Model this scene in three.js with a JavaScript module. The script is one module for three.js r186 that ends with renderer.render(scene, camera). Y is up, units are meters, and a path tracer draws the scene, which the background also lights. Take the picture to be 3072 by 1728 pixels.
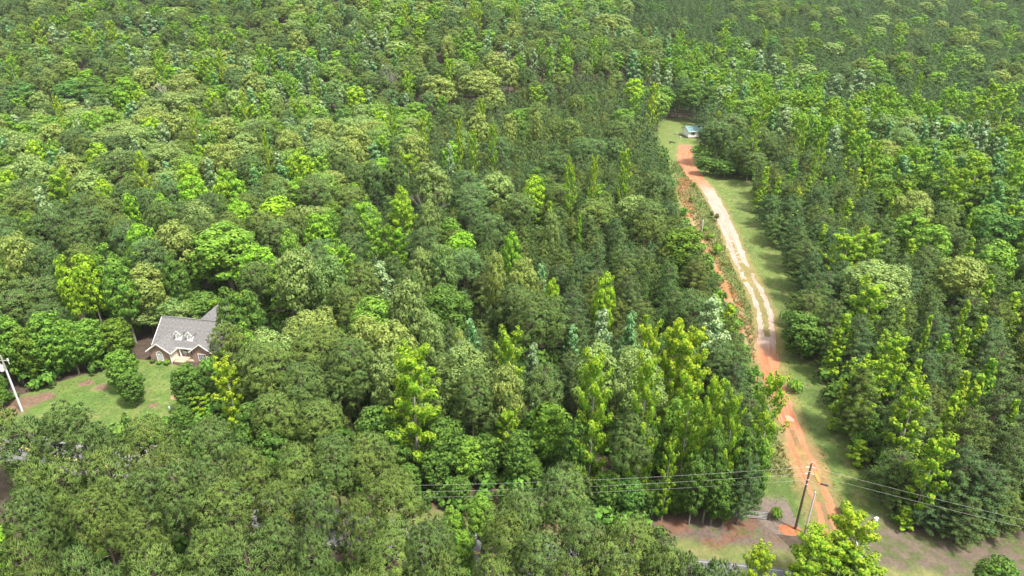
import * as THREE from 'three';
import { mergeGeometries } from 'three/addons/utils/BufferGeometryUtils.js';
import { RoundedBoxGeometry } from 'three/addons/geometries/RoundedBoxGeometry.js';

// ---------------------------------------------------------------- camera, sky, sun, exposure
const scene = new THREE.Scene();
const EYE = 72, PITCH = 26.5 * Math.PI / 180, FOCAL = 2048;          // metres above the ground, look-down angle, focal length in photo pixels (3072 wide)
const camera = new THREE.PerspectiveCamera(2 * Math.atan(864 / FOCAL) * 180 / Math.PI, 16 / 9, 0.5, 9000);
camera.position.set(0, EYE, 0);
camera.rotation.x = -PITCH;
camera.updateMatrixWorld(true);
{
  const W = 64, Hh = 32, d = new Float32Array(W * Hh * 4);            // thin bright overcast, brighter overhead
  for (let y = 0; y < Hh; y++) for (let x = 0; x < W; x++) {
    const up = Math.sin(((y + 0.5) / Hh - 0.5) * Math.PI), l = (up > 0 ? 0.42 + 0.58 * up : 0.4) * 0.8;
    d.set([1.04 * l, 1.05 * l, 1.06 * l, 1], (y * W + x) * 4);
  }
  const sky = new THREE.DataTexture(d, W, Hh, THREE.RGBAFormat, THREE.FloatType);
  sky.mapping = THREE.EquirectangularReflectionMapping; sky.magFilter = THREE.LinearFilter; sky.needsUpdate = true;
  scene.background = sky; scene.environment = sky;
}
const sun = new THREE.DirectionalLight(new THREE.Color().setRGB(1, 0.95, 0.86), 3.5);
sun.position.set(58, 140, 46); sun.target.position.set(0, 0, 0);
sun.castShadow = true; sun.shadow.radius = 15; sun.shadow.mapSize.set(4096, 4096);
Object.assign(sun.shadow.camera, { left: -400, right: 400, top: 400, bottom: -400, near: 1, far: 900 });
scene.add(sun, sun.target);
scene.fog = new THREE.FogExp2(0xe6ecee, 0.00006);
const renderer = new THREE.WebGLRenderer({ antialias: true });
renderer.setSize(1024, 576);
renderer.shadowMap.enabled = true;
renderer.toneMapping = THREE.LinearToneMapping;
renderer.toneMappingExposure = 2.5;

// ---------------------------------------------------------------- helpers
const R = (seed) => () => { seed = (seed + 0x6d2b79f5) | 0; let t = Math.imul(seed ^ (seed >>> 15), 1 | seed); t = (t + Math.imul(t ^ (t >>> 7), 61 | t)) ^ t; return ((t ^ (t >>> 14)) >>> 0) / 4294967296; };
const rnd = R(7);
const lerp = (a, b, t) => a + (b - a) * t, clamp = (x, a = 0, b = 1) => Math.min(b, Math.max(a, x));
const smooth = (a, b, x) => { const t = clamp((x - a) / (b - a)); return t * t * (3 - 2 * t); };
const hash2 = (x, y) => { let h = Math.imul(x | 0, 374761393) + Math.imul(y | 0, 668265263) | 0; h = Math.imul(h ^ (h >>> 13), 1274126177); return ((h ^ (h >>> 16)) >>> 0) / 4294967296; };
const vnoise = (x, y) => { const i = Math.floor(x), j = Math.floor(y), u = x - i, v = y - j, s = u * u * (3 - 2 * u), t = v * v * (3 - 2 * v); return lerp(lerp(hash2(i, j), hash2(i + 1, j), s), lerp(hash2(i, j + 1), hash2(i + 1, j + 1), s), t); };
const fbm = (x, y, n = 4) => { let s = 0, a = 0.5, w = 0; for (let i = 0; i < n; i++) { s += a * vnoise(x, y); w += a; a *= 0.5; x = x * 2.03 + 17.1; y = y * 2.03 - 9.7; } return s / w; };
const cosP = Math.cos(PITCH), sinP = Math.sin(PITCH);
const K = 3072 / 2576;                                               // photo pixels per pixel of the 2576-wide view the layout was read from
// the place at height h that photo pixel (x, y) looks at, and the way back
// the land: level near the houses, a wooded hillside closing the view beyond, nearer on one side than on the other
const rise = (x, z) => { const d = -z; if (d < 250) return 0; const yard = smooth(34, 80, Math.hypot((x - 70) * 1.3, z + 300)); if (!yard) return 0; const near = smooth(0.42, -0.12, x / d), bump = smooth(250, 420, d) * 14 * (vnoise(x / 130 + 4, z / 130) - 0.45); return yard * lerp(40 * smooth(330, 1000, d), 62 * smooth(262, 610, d), near) + bump * (0.4 + 0.6 * near) - 3 * near * smooth(250, 270, d) * smooth(330, 290, d) * yard; };
const flat = (x, y, h = 0) => { const a = (x - 1536) / FOCAL, b = (864 - y) / FOCAL, dy = b * cosP - sinP, dz = -(b * sinP + cosP), t = (h - EYE) / dy; return [a * t, dz * t]; };
const place = (x, y, h = 0) => { let q = flat(x, y, h); if (-q[1] > 250) { let lo = 0.2, hi = 1; for (let i = 0; i < 30; i++) { const m = (lo + hi) / 2, Y = EYE + (h - EYE) * m; if (Y < rise(q[0] * m, q[1] * m) + h) hi = m; else lo = m; } q = [q[0] * hi, q[1] * hi]; } return q; };
const at = (x, y, h = 0) => place(x * K, y * K, h);
const toPhoto = (X, Y, Z) => { const y = Y - EYE, f = -Z * cosP - y * sinP, u = y * cosP - Z * sinP; return [1536 + FOCAL * X / f, 864 - FOCAL * u / f, f]; };
const inside = (poly, x, y) => { let c = false; for (let i = 0, j = poly.length - 1; i < poly.length; j = i++) { const [a, b] = poly[i], [d, e] = poly[j]; if ((b > y) !== (e > y) && x < (d - a) * (y - b) / (e - b) + a) c = !c; } return c; };
const segDist = (pts, x, z) => { // distance to a polyline, and how far along it (0..n-1)
  let best = 1e9, along = 0, side = 0;
  for (let i = 0; i + 1 < pts.length; i++) { const [a, b] = pts[i], dx = pts[i + 1][0] - a, dz = pts[i + 1][1] - b, t = clamp(((x - a) * dx + (z - b) * dz) / (dx * dx + dz * dz)), ex = x - a - dx * t, ez = z - b - dz * t, d = Math.hypot(ex, ez); if (d < best) { best = d; along = i + t; side = Math.sign(ex * dz - ez * dx); } }
  return [best, along, side];
};
const names = new Map();
const numbered = (n) => { const k = names.get(n) || 0; names.set(n, k + 1); return k ? n + '_' + String(k).padStart(3, '0') : n; };
const tag = (o, label, category, group, kind) => { o.userData.label = label; if (category) o.userData.category = category; if (group) o.userData.group = group; if (kind) o.userData.kind = kind; return o; };
function thing(name, label, category, [x, y, z] = [0, 0, 0], turn = 0, group) {
  const o = new THREE.Group(); o.name = numbered(name); o.position.set(x, y, z); o.rotation.y = turn; scene.add(o);
  return tag(o, label, category, group);
}
function obj(name, geo, material, parent = scene) {
  const g = Array.isArray(geo) ? (geo.length > 1 ? mergeGeometries(geo.map((x) => { const y = x.index ? x.toNonIndexed() : x; for (const k of Object.keys(y.attributes)) if (!['position', 'normal', 'uv'].includes(k)) y.deleteAttribute(k); return y; })) : geo[0]) : geo;
  const m = new THREE.Mesh(g, material); m.name = parent === scene ? numbered(name) : name; m.castShadow = m.receiveShadow = true; parent.add(m); return m;
}
const std = (r, g, b, rough = 0.85, more = {}) => new THREE.MeshStandardMaterial({ color: new THREE.Color().setRGB(r, g, b), roughness: rough, ...more });
const box = (w, h, d, x = 0, y = 0, z = 0) => new THREE.BoxGeometry(w, h, d).translate(x, y, z);
const bevelBox = (w, h, d, x = 0, y = 0, z = 0, r = 0.02) => new RoundedBoxGeometry(w, h, d, 2, r).translate(x, y, z);
const V = (x, y, z) => new THREE.Vector3(x, y, z);
function tube(a, b, r0, r1 = r0, n = 8) { // a tapered round bar from a to b
  const d = V().subVectors(b, a), g = new THREE.CylinderGeometry(r1, r0, d.length(), n, 1);
  g.translate(0, d.length() / 2, 0).applyQuaternion(new THREE.Quaternion().setFromUnitVectors(V(0, 1, 0), d.clone().normalize())); return g.translate(a.x, a.y, a.z);
}
function texture(w, h, f, srgb = true) { // f(u, v) -> linear r, g, b[, alpha]
  const d = new Uint8Array(w * h * 4), enc = (c) => srgb ? (c <= 0.0031308 ? 12.92 * c : 1.055 * Math.pow(c, 1 / 2.4) - 0.055) : c;
  for (let y = 0; y < h; y++) for (let x = 0; x < w; x++) { const c = f((x + 0.5) / w, (y + 0.5) / h), i = (y * w + x) * 4; for (let k = 0; k < 3; k++) d[i + k] = clamp(enc(clamp(c[k]))) * 255; d[i + 3] = (c[3] ?? 1) * 255; }
  const t = new THREE.DataTexture(d, w, h); if (srgb) t.colorSpace = THREE.SRGBColorSpace; t.magFilter = THREE.LinearFilter; t.minFilter = THREE.LinearFilter; t.needsUpdate = true; return t;
}
const mix3 = (a, b, t) => [lerp(a[0], b[0], t), lerp(a[1], b[1], t), lerp(a[2], b[2], t)];
const mul3 = (a, k) => [a[0] * k, a[1] * k, a[2] * k];
// ---------------------------------------------------------------- houses
const uvBox = (g, s = 1) => { // uv in metres by the face's main axis
  const p = g.attributes.position, n = g.attributes.normal, uv = new Float32Array(p.count * 2);
  for (let i = 0; i < p.count; i++) { const a = Math.abs(n.getX(i)), b = Math.abs(n.getY(i)), c = Math.abs(n.getZ(i)); const q = b > a && b > c ? [p.getX(i), p.getZ(i)] : a > c ? [p.getZ(i), p.getY(i)] : [p.getX(i), p.getY(i)]; uv[2 * i] = q[0] * s; uv[2 * i + 1] = q[1] * s; }
  g.setAttribute('uv', new THREE.BufferAttribute(uv, 2)); return g;
};
function slab(a, b, c, d, t) { // a flat plate a b c d (counter-clockwise seen from above), t thick downwards; uv in metres along ab and up the slope
  const A = V(...a), B = V(...b), Cc = V(...c), D = V(...d), n = V().subVectors(B, A).cross(V().subVectors(D, A)).normalize(), ex = V().subVectors(B, A).normalize(), ey = n.clone().cross(ex), pos = [], nor = [], uv = [];
  const top = [A, B, Cc, D], low = top.map((p) => p.clone().addScaledVector(n, -t));
  const quad = (P, N) => { for (const k of [0, 1, 2, 0, 2, 3]) { const p = P[k]; pos.push(p.x, p.y, p.z); nor.push(N.x, N.y, N.z); uv.push(p.dot(ex), p.dot(ey)); } };
  quad(top, n); quad([low[3], low[2], low[1], low[0]], n.clone().negate());
  for (let i = 0; i < 4; i++) { const j = (i + 1) % 4; quad([top[j], top[i], low[i], low[j]], V().subVectors(top[j], top[i]).cross(n).normalize()); }
  const g = new THREE.BufferGeometry(); g.setAttribute('position', new THREE.Float32BufferAttribute(pos, 3)); g.setAttribute('normal', new THREE.Float32BufferAttribute(nor, 3)); g.setAttribute('uv', new THREE.Float32BufferAttribute(uv, 2)); return g;
}
function prism(outline, z0, z1) { // outline in x, y pushed from z0 to z1
  const g = new THREE.ExtrudeGeometry(new THREE.Shape(outline.map(([x, y]) => new THREE.Vector2(x, y))), { depth: z1 - z0, bevelEnabled: false }); return g.translate(0, 0, z0);
}
const rep = (t, u, v = u) => { t.wrapS = t.wrapT = THREE.RepeatWrapping; t.repeat.set(u, v); return t; };
const SHINGLE = new THREE.MeshStandardMaterial({ map: rep(texture(256, 256, (u, v) => { const row = Math.floor(v * 14), h = hash2(Math.floor(u * 12 + (row % 2) * 0.5 + hash2(row, 3)), row), edge = (v * 14) % 1 < 0.16 ? 0.62 : 1, k = (0.095 + 0.085 * h + 0.03 * vnoise(u * 120, v * 120)) * edge; return [k * 1.04, k, k * 1.0]; }), 0.5), roughness: 0.95 });
const BRICK = new THREE.MeshStandardMaterial({ map: rep(texture(256, 256, (u, v) => { const row = Math.floor(v * 13), x = u * 5 + (row % 2) * 0.5, h = hash2(Math.floor(x) % 5, row), m = (v * 13) % 1 < 0.16 || x % 1 < 0.07; return m ? [0.40, 0.34, 0.31] : mul3(mix3([0.36, 0.17, 0.145], [0.31, 0.16, 0.155], h), 0.8 + 0.4 * hash2(Math.floor(x) + 7, row)); }), 1), roughness: 0.9 });
const WHITE = std(0.78, 0.78, 0.77, 0.6), TRIM = std(0.82, 0.82, 0.81, 0.5), GLASS = new THREE.MeshPhysicalMaterial({ color: new THREE.Color().setRGB(0.03, 0.035, 0.045), roughness: 0.06, specularIntensity: 1 }), CREAM = std(0.66, 0.58, 0.52, 0.8);
const SIDING = new THREE.MeshStandardMaterial({ map: rep(texture(8, 128, (u, v) => { const k = (v * 8) % 1 < 0.14 ? 0.68 : 0.84; return [k, k, k * 0.99]; }), 1, 1), roughness: 0.6 });
{
  const turn = -10 * Math.PI / 180, t = thing('brick_house', 'brick house with grey shingle roof, two dormers and arched window by the lawn', 'house', [-70.07, 0, -112.5], turn);
  const Y = 2.72, S = 0.85, RV = 6.4, RH = 6.5;                          // eave height, slope, how far back and how high the ridge is. Local x runs along the front, -z back.
  const walls = [prism([[0.05, 0], [4.3, 0], [4.3, 2.6], [2.18, 4.08], [0.05, 2.6]], -3.4, 0), prism([[8.35, 0], [12.4, 0], [12.4, 2.6], [10.38, 4.08], [8.35, 2.6]], -3.4, -1.2), box(16.0, 2.9, 7.2, 8.06, 1.45, -6.9)];
  const ends = [0.06, 16.06].map((x) => { const g = prism([[-3.3, 2.9], [-10.5, 2.9], [-6.4, 6.25]], 0, 0.1); return g.rotateY(-Math.PI / 2).translate(x < 1 ? 0.16 : 16.06, 0, 0).applyMatrix4(new THREE.Matrix4().makeTranslation(0, 0, 0)); });
  obj('wall', [...walls, ...ends].map((g) => uvBox(g)), BRICK, t);
  const roof = obj('roof', [
    slab([-0.55, 2.62, -1.75], [16.5, 2.62, -1.75], [16.5, RH, -RV], [-0.55, RH, -RV], 0.14),
    slab([16.5, 2.62, -11.05], [-0.55, 2.62, -11.05], [-0.55, RH, -RV], [16.5, RH, -RV], 0.14),
    box(17.05, 0.07, 0.3, 7.97, RH + 0.02, -RV),
    slab([-0.45, 2.42, 0.35], [2.18, 4.36, 0.35], [2.18, 4.36, -4.6], [-0.45, 2.42, -4.6], 0.13).applyMatrix4(new THREE.Matrix4()), slab([2.18, 4.36, 0.35], [4.8, 2.42, 0.35], [4.8, 2.42, -4.6], [2.18, 4.36, -4.6], 0.13),
    slab([7.85, 2.42, -0.85], [10.38, 4.36, -0.85], [10.38, 4.36, -4.6], [7.85, 2.42, -4.6], 0.13), slab([10.38, 4.36, -0.85], [12.9, 2.42, -0.85], [12.9, 2.42, -4.6], [10.38, 4.36, -4.6], 0.13),
    // rear hip behind the ridge
    slab([3.7, 3.1, -4.6], [12.7, 3.1, -4.6], [8.25, 7.0, -8.9], [8.15, 7.0, -8.9], 0.14), slab([3.7, 3.1, -14], [3.7, 3.1, -4.6], [8.2, 7.0, -8.9], [8.2, 7.0, -14], 0.14), slab([12.7, 3.1, -4.6], [12.7, 3.1, -14], [8.2, 7.0, -14], [8.2, 7.0, -8.9], 0.14)], SHINGLE, t);
  obj('rear_wing_wall', uvBox(box(8.2, 3.2, 5, 8.2, 1.6, -12.6)), BRICK, t);
  const bar = (a, b, w = 0.2, d = 0.06) => { const A = V(...a), B = V(...b), L = A.distanceTo(B), g = new THREE.BoxGeometry(L, w, d); const q = new THREE.Quaternion().setFromUnitVectors(V(1, 0, 0), B.clone().sub(A).normalize()); return g.applyQuaternion(q).translate((A.x + B.x) / 2, (A.y + B.y) / 2, (A.z + B.z) / 2); };
  obj('fascia', [bar([-0.5, 2.32, 0.39], [2.2, 4.3, 0.39]), bar([4.85, 2.32, 0.39], [2.16, 4.3, 0.39]), bar([7.8, 2.32, -0.81], [10.4, 4.3, -0.81]), bar([12.95, 2.32, -0.81], [10.36, 4.3, -0.81]), bar([4.3, 2.5, -1.70], [8.35, 2.5, -1.70], 0.24), bar([12.4, 2.5, -1.70], [16.5, 2.5, -1.70], 0.24), bar([-0.6, 2.52, -1.8], [-0.6, RH - 0.08, -RV], 0.2), bar([4.86, 2.36, 0.3], [4.86, 2.36, -1.7], 0.16), bar([-0.5, 2.36, 0.3], [-0.5, 2.36, -1.7], 0.16)], TRIM, t);
  obj('downspout', [box(0.1, 2.4, 0.1, 4.4, 1.2, 0.06)], TRIM, t); obj('downspout', [box(0.1, 2.4, 0.1, 12.5, 1.2, -1.14)], TRIM, t);
  // porch: painted wall, floor, posts, door, window, bench, step
  obj('porch_wall', [box(4.05, 2.5, 0.06, 6.33, 1.55, -3.26), box(0.05, 2.5, 3.2, 4.34, 1.4, -1.62), box(0.05, 2.5, 1.95, 8.31, 1.4, -2.25)], CREAM, t);
  obj('porch_floor', box(3.96, 0.3, 2.1, 6.33, 0.15, -2.18), std(0.5, 0.38, 0.27, 0.8), t); obj('step', box(2.2, 0.16, 0.7, 5.6, 0.08, -0.78), std(0.45, 0.33, 0.23, 0.8), t);
  for (const x of [5.2, 8.1]) obj('porch_post', box(0.18, 2.2, 0.18, x, 1.4, -1.9), TRIM, t);
  const door = obj('door', bevelBox(0.95, 2.05, 0.06, 7.25, 1.33, -3.2), TRIM, t); obj('door_pane', box(0.55, 0.6, 0.02, 7.25, 1.95, -3.16), GLASS, door); obj('sidelight', box(0.22, 1.9, 0.04, 6.55, 1.3, -3.2), GLASS, door);
  const win = (x, y, z, w, h, nx, ny, parent = t, name = 'window') => { const f = obj(name, [box(w + 0.2, 0.1, 0.08, x, y + h / 2 + 0.05, z), box(w + 0.2, 0.1, 0.1, x, y - h / 2 - 0.05, z), box(0.1, h, 0.08, x - w / 2 - 0.05, y, z), box(0.1, h, 0.08, x + w / 2 + 0.05, y, z), ...Array.from({ length: nx - 1 }, (_, i) => box(0.035, h, 0.04, x - w / 2 + w * (i + 1) / nx, y, z)), ...Array.from({ length: ny - 1 }, (_, i) => box(w, 0.035, 0.034, x, y - h / 2 + h * (i + 1) / ny, z))], TRIM, parent); obj('pane', box(w, h, 0.02, x, y, z - 0.012), GLASS, f); return f; };
  win(5.35, 1.55, -3.2, 0.8, 1.5, 2, 4); win(10.3, 1.2, -1.17, 1.5, 1.4, 4, 4);
  const bench = obj('porch_bench', [box(0.9, 0.06, 0.4, 5.4, 0.72, -2.6), box(0.9, 0.4, 0.05, 5.4, 0.95, -2.8), ...[-0.4, 0.4].flatMap((d) => [box(0.06, 0.4, 0.06, 5.4 + d, 0.5, -2.45), box(0.06, 0.4, 0.06, 5.4 + d, 0.5, -2.75)])], WHITE, t);
  // arched window
  { const x = 2.15, z = 0.03, w = 1.15, h = 1.35, yb = 0.45, arc = (r0, r1, d) => { const s = new THREE.Shape(); s.absarc(0, 0, r1, 0, Math.PI); s.lineTo(-r0, 0); s.absarc(0, 0, r0, Math.PI, 0, true); s.lineTo(r1, 0); return new THREE.ExtrudeGeometry(s, { depth: d, bevelEnabled: false, curveSegments: 16 }); };
    const f = obj('arched_window', [arc(w / 2, w / 2 + 0.13, 0.08).translate(x, yb + h, z), box(0.13, h, 0.08, x - w / 2 - 0.065, yb + h / 2, z + 0.04), box(0.13, h, 0.08, x + w / 2 + 0.065, yb + h / 2, z + 0.04), box(w + 0.3, 0.1, 0.12, x, yb - 0.05, z + 0.04), box(w, 0.09, 0.06, x, yb + h, z + 0.03), ...[1, 2, 3, 4].map((i) => box(0.04, h, 0.045, x - w / 2 + w * i / 5, yb + h / 2, z + 0.025)), ...[1, 2, 3, 4, 5].map((i) => box(w, 0.04, 0.04, x, yb + h * i / 6, z + 0.025)), ...[0.25, 0.5, 0.75].map((k) => { const a = Math.PI * k; return bar([x, yb + h, z + 0.03], [x + Math.cos(a) * w / 2, yb + h + Math.sin(a) * w / 2, z + 0.03], 0.04, 0.04); })], TRIM, t);
    const s = new THREE.Shape(); s.absarc(0, 0, w / 2, 0, Math.PI); s.lineTo(w / 2, 0); obj('pane', [new THREE.ExtrudeGeometry(s, { depth: 0.02, bevelEnabled: false }).translate(x, yb + h, z - 0.01), box(w, h, 0.02, x, yb + h / 2, z)], GLASS, f); }
  // garage wing: recessed pale front with a door
  obj('garage_front', box(3.5, 2.5, 0.06, 14.25, 1.25, -3.27), CREAM, t);
  obj('garage_door', [box(2.6, 2.05, 0.05, 14.3, 1.03, -3.2), ...[0.5, 1.0, 1.5].map((y) => box(2.6, 0.03, 0.02, 14.3, y, -3.17))], WHITE, t);
  // dormers
  for (const x of [4.62, 7.05]) {
    const d = new THREE.Group(); d.name = 'dormer'; t.add(d); const z0 = -2.95;
    obj('dormer_wall', uvBox(prism([[x - 0.56, 3.4], [x + 0.56, 3.4], [x + 0.56, 4.9], [x, 5.5], [x - 0.56, 4.9]], z0 - 2.1, z0)), WHITE, d);
    obj('dormer_roof', [slab([x - 0.78, 4.78, z0 + 0.12], [x, 5.62, z0 + 0.12], [x, 5.62, z0 - 2.7], [x - 0.78, 4.78, z0 - 2.1], 0.06), slab([x, 5.62, z0 + 0.12], [x + 0.78, 4.78, z0 + 0.12], [x + 0.78, 4.78, z0 - 2.1], [x, 5.62, z0 - 2.7], 0.06)], SHINGLE, d);
    for (const s of [-1, 1]) obj('dormer_rake', bar([x + s * 0.8, 4.72, z0 + 0.14], [x - s * 0.02, 5.58, z0 + 0.14], 0.16, 0.05), TRIM, d); obj('dormer_base', box(1.2, 0.14, 0.1, x, 3.62, z0 + 0.05), TRIM, d);
    win(x, 4.3, z0 + 0.03, 0.36, 0.66, 2, 3, d, 'dormer_window');
  }
  obj('chimney_vent', [tube(V(11.5, 5.0, -7.8), V(11.5, 6.3, -7.8), 0.06)], std(0.4, 0.4, 0.4), t);
}
{ // outbuilding behind the house: only its grey roof shows
  const [x, z] = at(646, 785); const t = thing('shed', 'small grey-roofed shed behind the brick house beside the brown yard', 'shed', [x, 0, z - 2.2], -0.35);
  obj('wall', uvBox(box(4.2, 2.4, 4.6, 0, 1.2, 0)), CREAM, t); obj('roof', [slab([-2.4, 2.3, 2.6], [0, 3.7, 2.6], [0, 3.7, -2.6], [-2.4, 2.3, -2.6], 0.1), slab([0, 3.7, 2.6], [2.4, 2.3, 2.6], [2.4, 2.3, -2.6], [0, 3.7, -2.6], 0.1)], std(0.27, 0.28, 0.31, 0.8), t);
  for (const z of [2.2, -2.3]) obj('gable', prism([[-2.1, 2.4], [2.1, 2.4], [0, 3.58]], z, z + 0.1), CREAM, t);
}
{ // white cottage at the head of the track
  const t = thing('white_cottage', 'white cottage with a teal metal roof at the head of the track', 'house', [74.3, 0, -285.9], 10.7 * Math.PI / 180), L = 12, D = 7;
  obj('foundation', uvBox(box(L - 0.1, 0.5, D - 0.1, L / 2, 0.25, -D / 2)), BRICK, t);
  obj('wall', [box(L, 2.55, D, L / 2, 1.72, -D / 2)].map((g) => uvBox(g)), SIDING, t);
  for (const x of [0.06, L - 0.02]) obj('gable', uvBox(prism([[-0.05, 3], [D - 0.05 + 0.05, 3], [D / 2, 4.15]], 0, 0.08).rotateY(Math.PI / 2).translate(x - 0.06, 0, 0)), SIDING, t);
  const TEAL = std(0.13, 0.235, 0.25, 0.45);
  obj('roof', [slab([-0.35, 2.88, 0.45], [L + 0.35, 2.88, 0.45], [L + 0.35, 4.3, -D / 2], [-0.35, 4.3, -D / 2], 0.08), slab([L + 0.35, 2.88, -D - 0.45], [-0.35, 2.88, -D - 0.45], [-0.35, 4.3, -D / 2], [L + 0.35, 4.3, -D / 2], 0.08)], TEAL, t);
  const seams = []; for (let i = 0; i <= 20; i++) { const x = -0.3 + i * (L + 0.6) / 20; const g = new THREE.BoxGeometry(0.04, 0.05, Math.hypot(1.42, D / 2 + 0.45)); g.rotateX(Math.atan2(1.42, D / 2 + 0.45)); seams.push(g.translate(x, 3.615, 0.225 - D / 4)); } obj('roof_seams', seams, TEAL, t);
  obj('ridge_highlight', box(L + 0.7, 0.06, 0.5, L / 2, 4.31, -D / 2), std(0.36, 0.46, 0.5, 0.5), t);  // light blue strip: the back slope's highlight put into its colour
  obj('fascia', [box(L + 0.7, 0.16, 0.05, L / 2, 2.8, 0.47)], TRIM, t);
  for (const x of [2.0, 6.0, 9.6]) { const f = obj('window', [box(1.0, 0.08, 0.07, x, 2.5, 0.03), box(1.0, 0.08, 0.09, x, 1.3, 0.03), box(0.08, 1.2, 0.07, x - 0.46, 1.9, 0.03), box(0.08, 1.2, 0.07, x + 0.46, 1.9, 0.03), box(0.9, 0.05, 0.05, x, 1.9, 0.03)], TRIM, t); obj('pane', box(0.84, 1.14, 0.02, x, 1.9, 0.012), GLASS, f); for (const s of [-1, 1]) obj('shutter', box(0.3, 1.25, 0.05, x + s * 0.68, 1.9, 0.03), std(0.05, 0.06, 0.09, 0.6), t); }
}
// ---------------------------------------------------------------- poles, wires, gate
const WOODPOLE = std(0.10, 0.07, 0.05, 0.9), GREY = std(0.55, 0.56, 0.57, 0.55), STEEL = std(0.62, 0.64, 0.66, 0.35, { metalness: 0.6 }), WIRE = std(0.5, 0.5, 0.48, 0.5), GATE = std(0.36, 0.38, 0.41, 0.5), DARK = std(0.02, 0.02, 0.022, 0.6), PORC = std(0.7, 0.7, 0.72, 0.3);
const insulator = (p, dir) => { const a = V(...p), d = V(...dir).normalize(), gs = []; for (let i = 0; i < 4; i++) { const c = a.clone().addScaledVector(d, 0.1 + i * 0.1); gs.push(tube(c, c.clone().addScaledVector(d, 0.05), 0.075, 0.05, 8)); } gs.push(tube(a, a.clone().addScaledVector(d, 0.55), 0.025)); return gs; };
const LEFTEND = V(-31, 10.6, -66.2), RIGHTEND = V(86, 10.4, -52);
const poleA = V(39.2, 0, -69.7);
{
  const t = thing('utility_pole', 'tall dark wooden power pole standing in red spoil beside the track', 'utility pole', [poleA.x, 0, poleA.z]);
  obj('pole', [tube(V(0, -0.5, 0), V(0, 11.6, 0), 0.17, 0.11, 12)], WOODPOLE, t);
  for (const h of [11.0, 9.9]) for (const to of [LEFTEND, RIGHTEND]) { const d = to.clone().sub(poleA).setY(0).normalize(); obj('insulator', insulator([d.x * 0.14, h, d.z * 0.14], [d.x, 0, d.z]), PORC, t); }
  for (const [h, up] of [[11.0, 1.0], [9.9, 0.45]]) { const a = LEFTEND.clone().sub(poleA).setY(0).normalize().multiplyScalar(0.7), b = RIGHTEND.clone().sub(poleA).setY(0).normalize().multiplyScalar(0.7); obj('jumper', new THREE.TubeGeometry(new THREE.CatmullRomCurve3([V(a.x, h, a.z), V(a.x * 0.7, h + up * 0.6, a.z * 0.7 + 0.1), V(0, h + up, 0.12), V(b.x * 0.7, h + up * 0.6, b.z * 0.7 + 0.1), V(b.x, h, b.z)]), 20, 0.022, 6), WIRE, t); }
  for (const h of [8.9, 8.1]) obj('bracket', box(0.36, 0.08, 0.36, 0, h, 0), STEEL, t);
}
{ const t = thing('light_pole', 'short pale grey pole standing beside the dark wooden power pole', 'pole', [40.2, 0, -68.9]); obj('pole', tube(V(0, -0.4, 0), V(0, 7.4, 0), 0.13, 0.10, 12), GREY, t); obj('base_sleeve', tube(V(0, 0, 0), V(0, 1.4, 0), 0.145, 0.145, 12), std(0.30, 0.22, 0.17, 0.8), t); obj('cap', new THREE.SphereGeometry(0.105, 10, 6).translate(0, 7.4, 0), GREY, t); }
{
  const t = thing('transformer_pole', 'silvery utility pole with a white transformer at the lawn\'s edge', 'utility pole', [-85, 0, -96.5]);
  obj('pole', tube(V(0, -0.5, 0), V(0, 8.6, 0), 0.19, 0.15, 12), std(0.62, 0.64, 0.68, 0.45), t); obj('pole_top', tube(V(0, 8.6, 0), V(0, 11.4, 0), 0.155, 0.12, 12), std(0.34, 0.31, 0.27, 0.9), t);
  const can = obj('transformer', [new THREE.CylinderGeometry(0.33, 0.33, 0.95, 16).translate(-0.55, 8.9, 0.1), new THREE.SphereGeometry(0.33, 16, 6, 0, 6.2832, 0, 1.57).scale(1, 0.35, 1).translate(-0.55, 9.37, 0.1)], WHITE, t); obj('bushing', [tube(V(-0.45, 9.4, 0.1), V(-0.45, 9.85, 0.1), 0.05, 0.03)], PORC, can); for (const h of [9.2, 8.6]) obj('bracket', box(0.4, 0.1, 0.2, -0.2, h, 0.05), STEEL, t);
  obj('crossarm', [tube(V(-1.0, 10.35, 0), V(1.0, 10.35, 0), 0.035)], GREY, t); obj('insulator', tube(V(-0.95, 9.9, 0), V(-0.95, 10.55, 0), 0.09, 0.07, 8), PORC, t); obj('insulator', tube(V(0.95, 10.3, 0), V(0.95, 10.75, 0), 0.13, 0.12, 8), PORC, t); obj('fuse', tube(V(0.95, 9.6, 0), V(0.95, 10.3, 0), 0.05, 0.05, 8), PORC, t);
}
{ const t = thing('roadside_pole', 'wooden power pole hidden among the roadside pines', 'utility pole', [-31, 0, -66.2]); obj('pole', tube(V(0, -0.5, 0), V(0, 11.4, 0), 0.17, 0.11, 10), WOODPOLE, t); obj('crossarm', [box(1.8, 0.12, 0.1, 0, 10.9, 0)], WOODPOLE, t); }
{ const t = thing('roadside_pole', 'wooden power pole beyond the plantation along the road', 'utility pole', [86, 0, -52]); obj('pole', tube(V(0, -0.5, 0), V(0, 11.4, 0), 0.17, 0.11, 10), WOODPOLE, t); obj('crossarm', [box(1.8, 0.12, 0.1, 0, 10.9, 0)], WOODPOLE, t); }
function wire(name, a, b, sag, r, m, label) { const pts = []; for (let i = 0; i <= 24; i++) { const k = i / 24; pts.push(V(lerp(a.x, b.x, k), lerp(a.y, b.y, k) - sag * 4 * k * (1 - k), lerp(a.z, b.z, k))); } tag(obj(name, new THREE.TubeGeometry(new THREE.CatmullRomCurve3(pts), 60, r, 5), m), label, 'power line', 'power lines on the dark pole'); }
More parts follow.
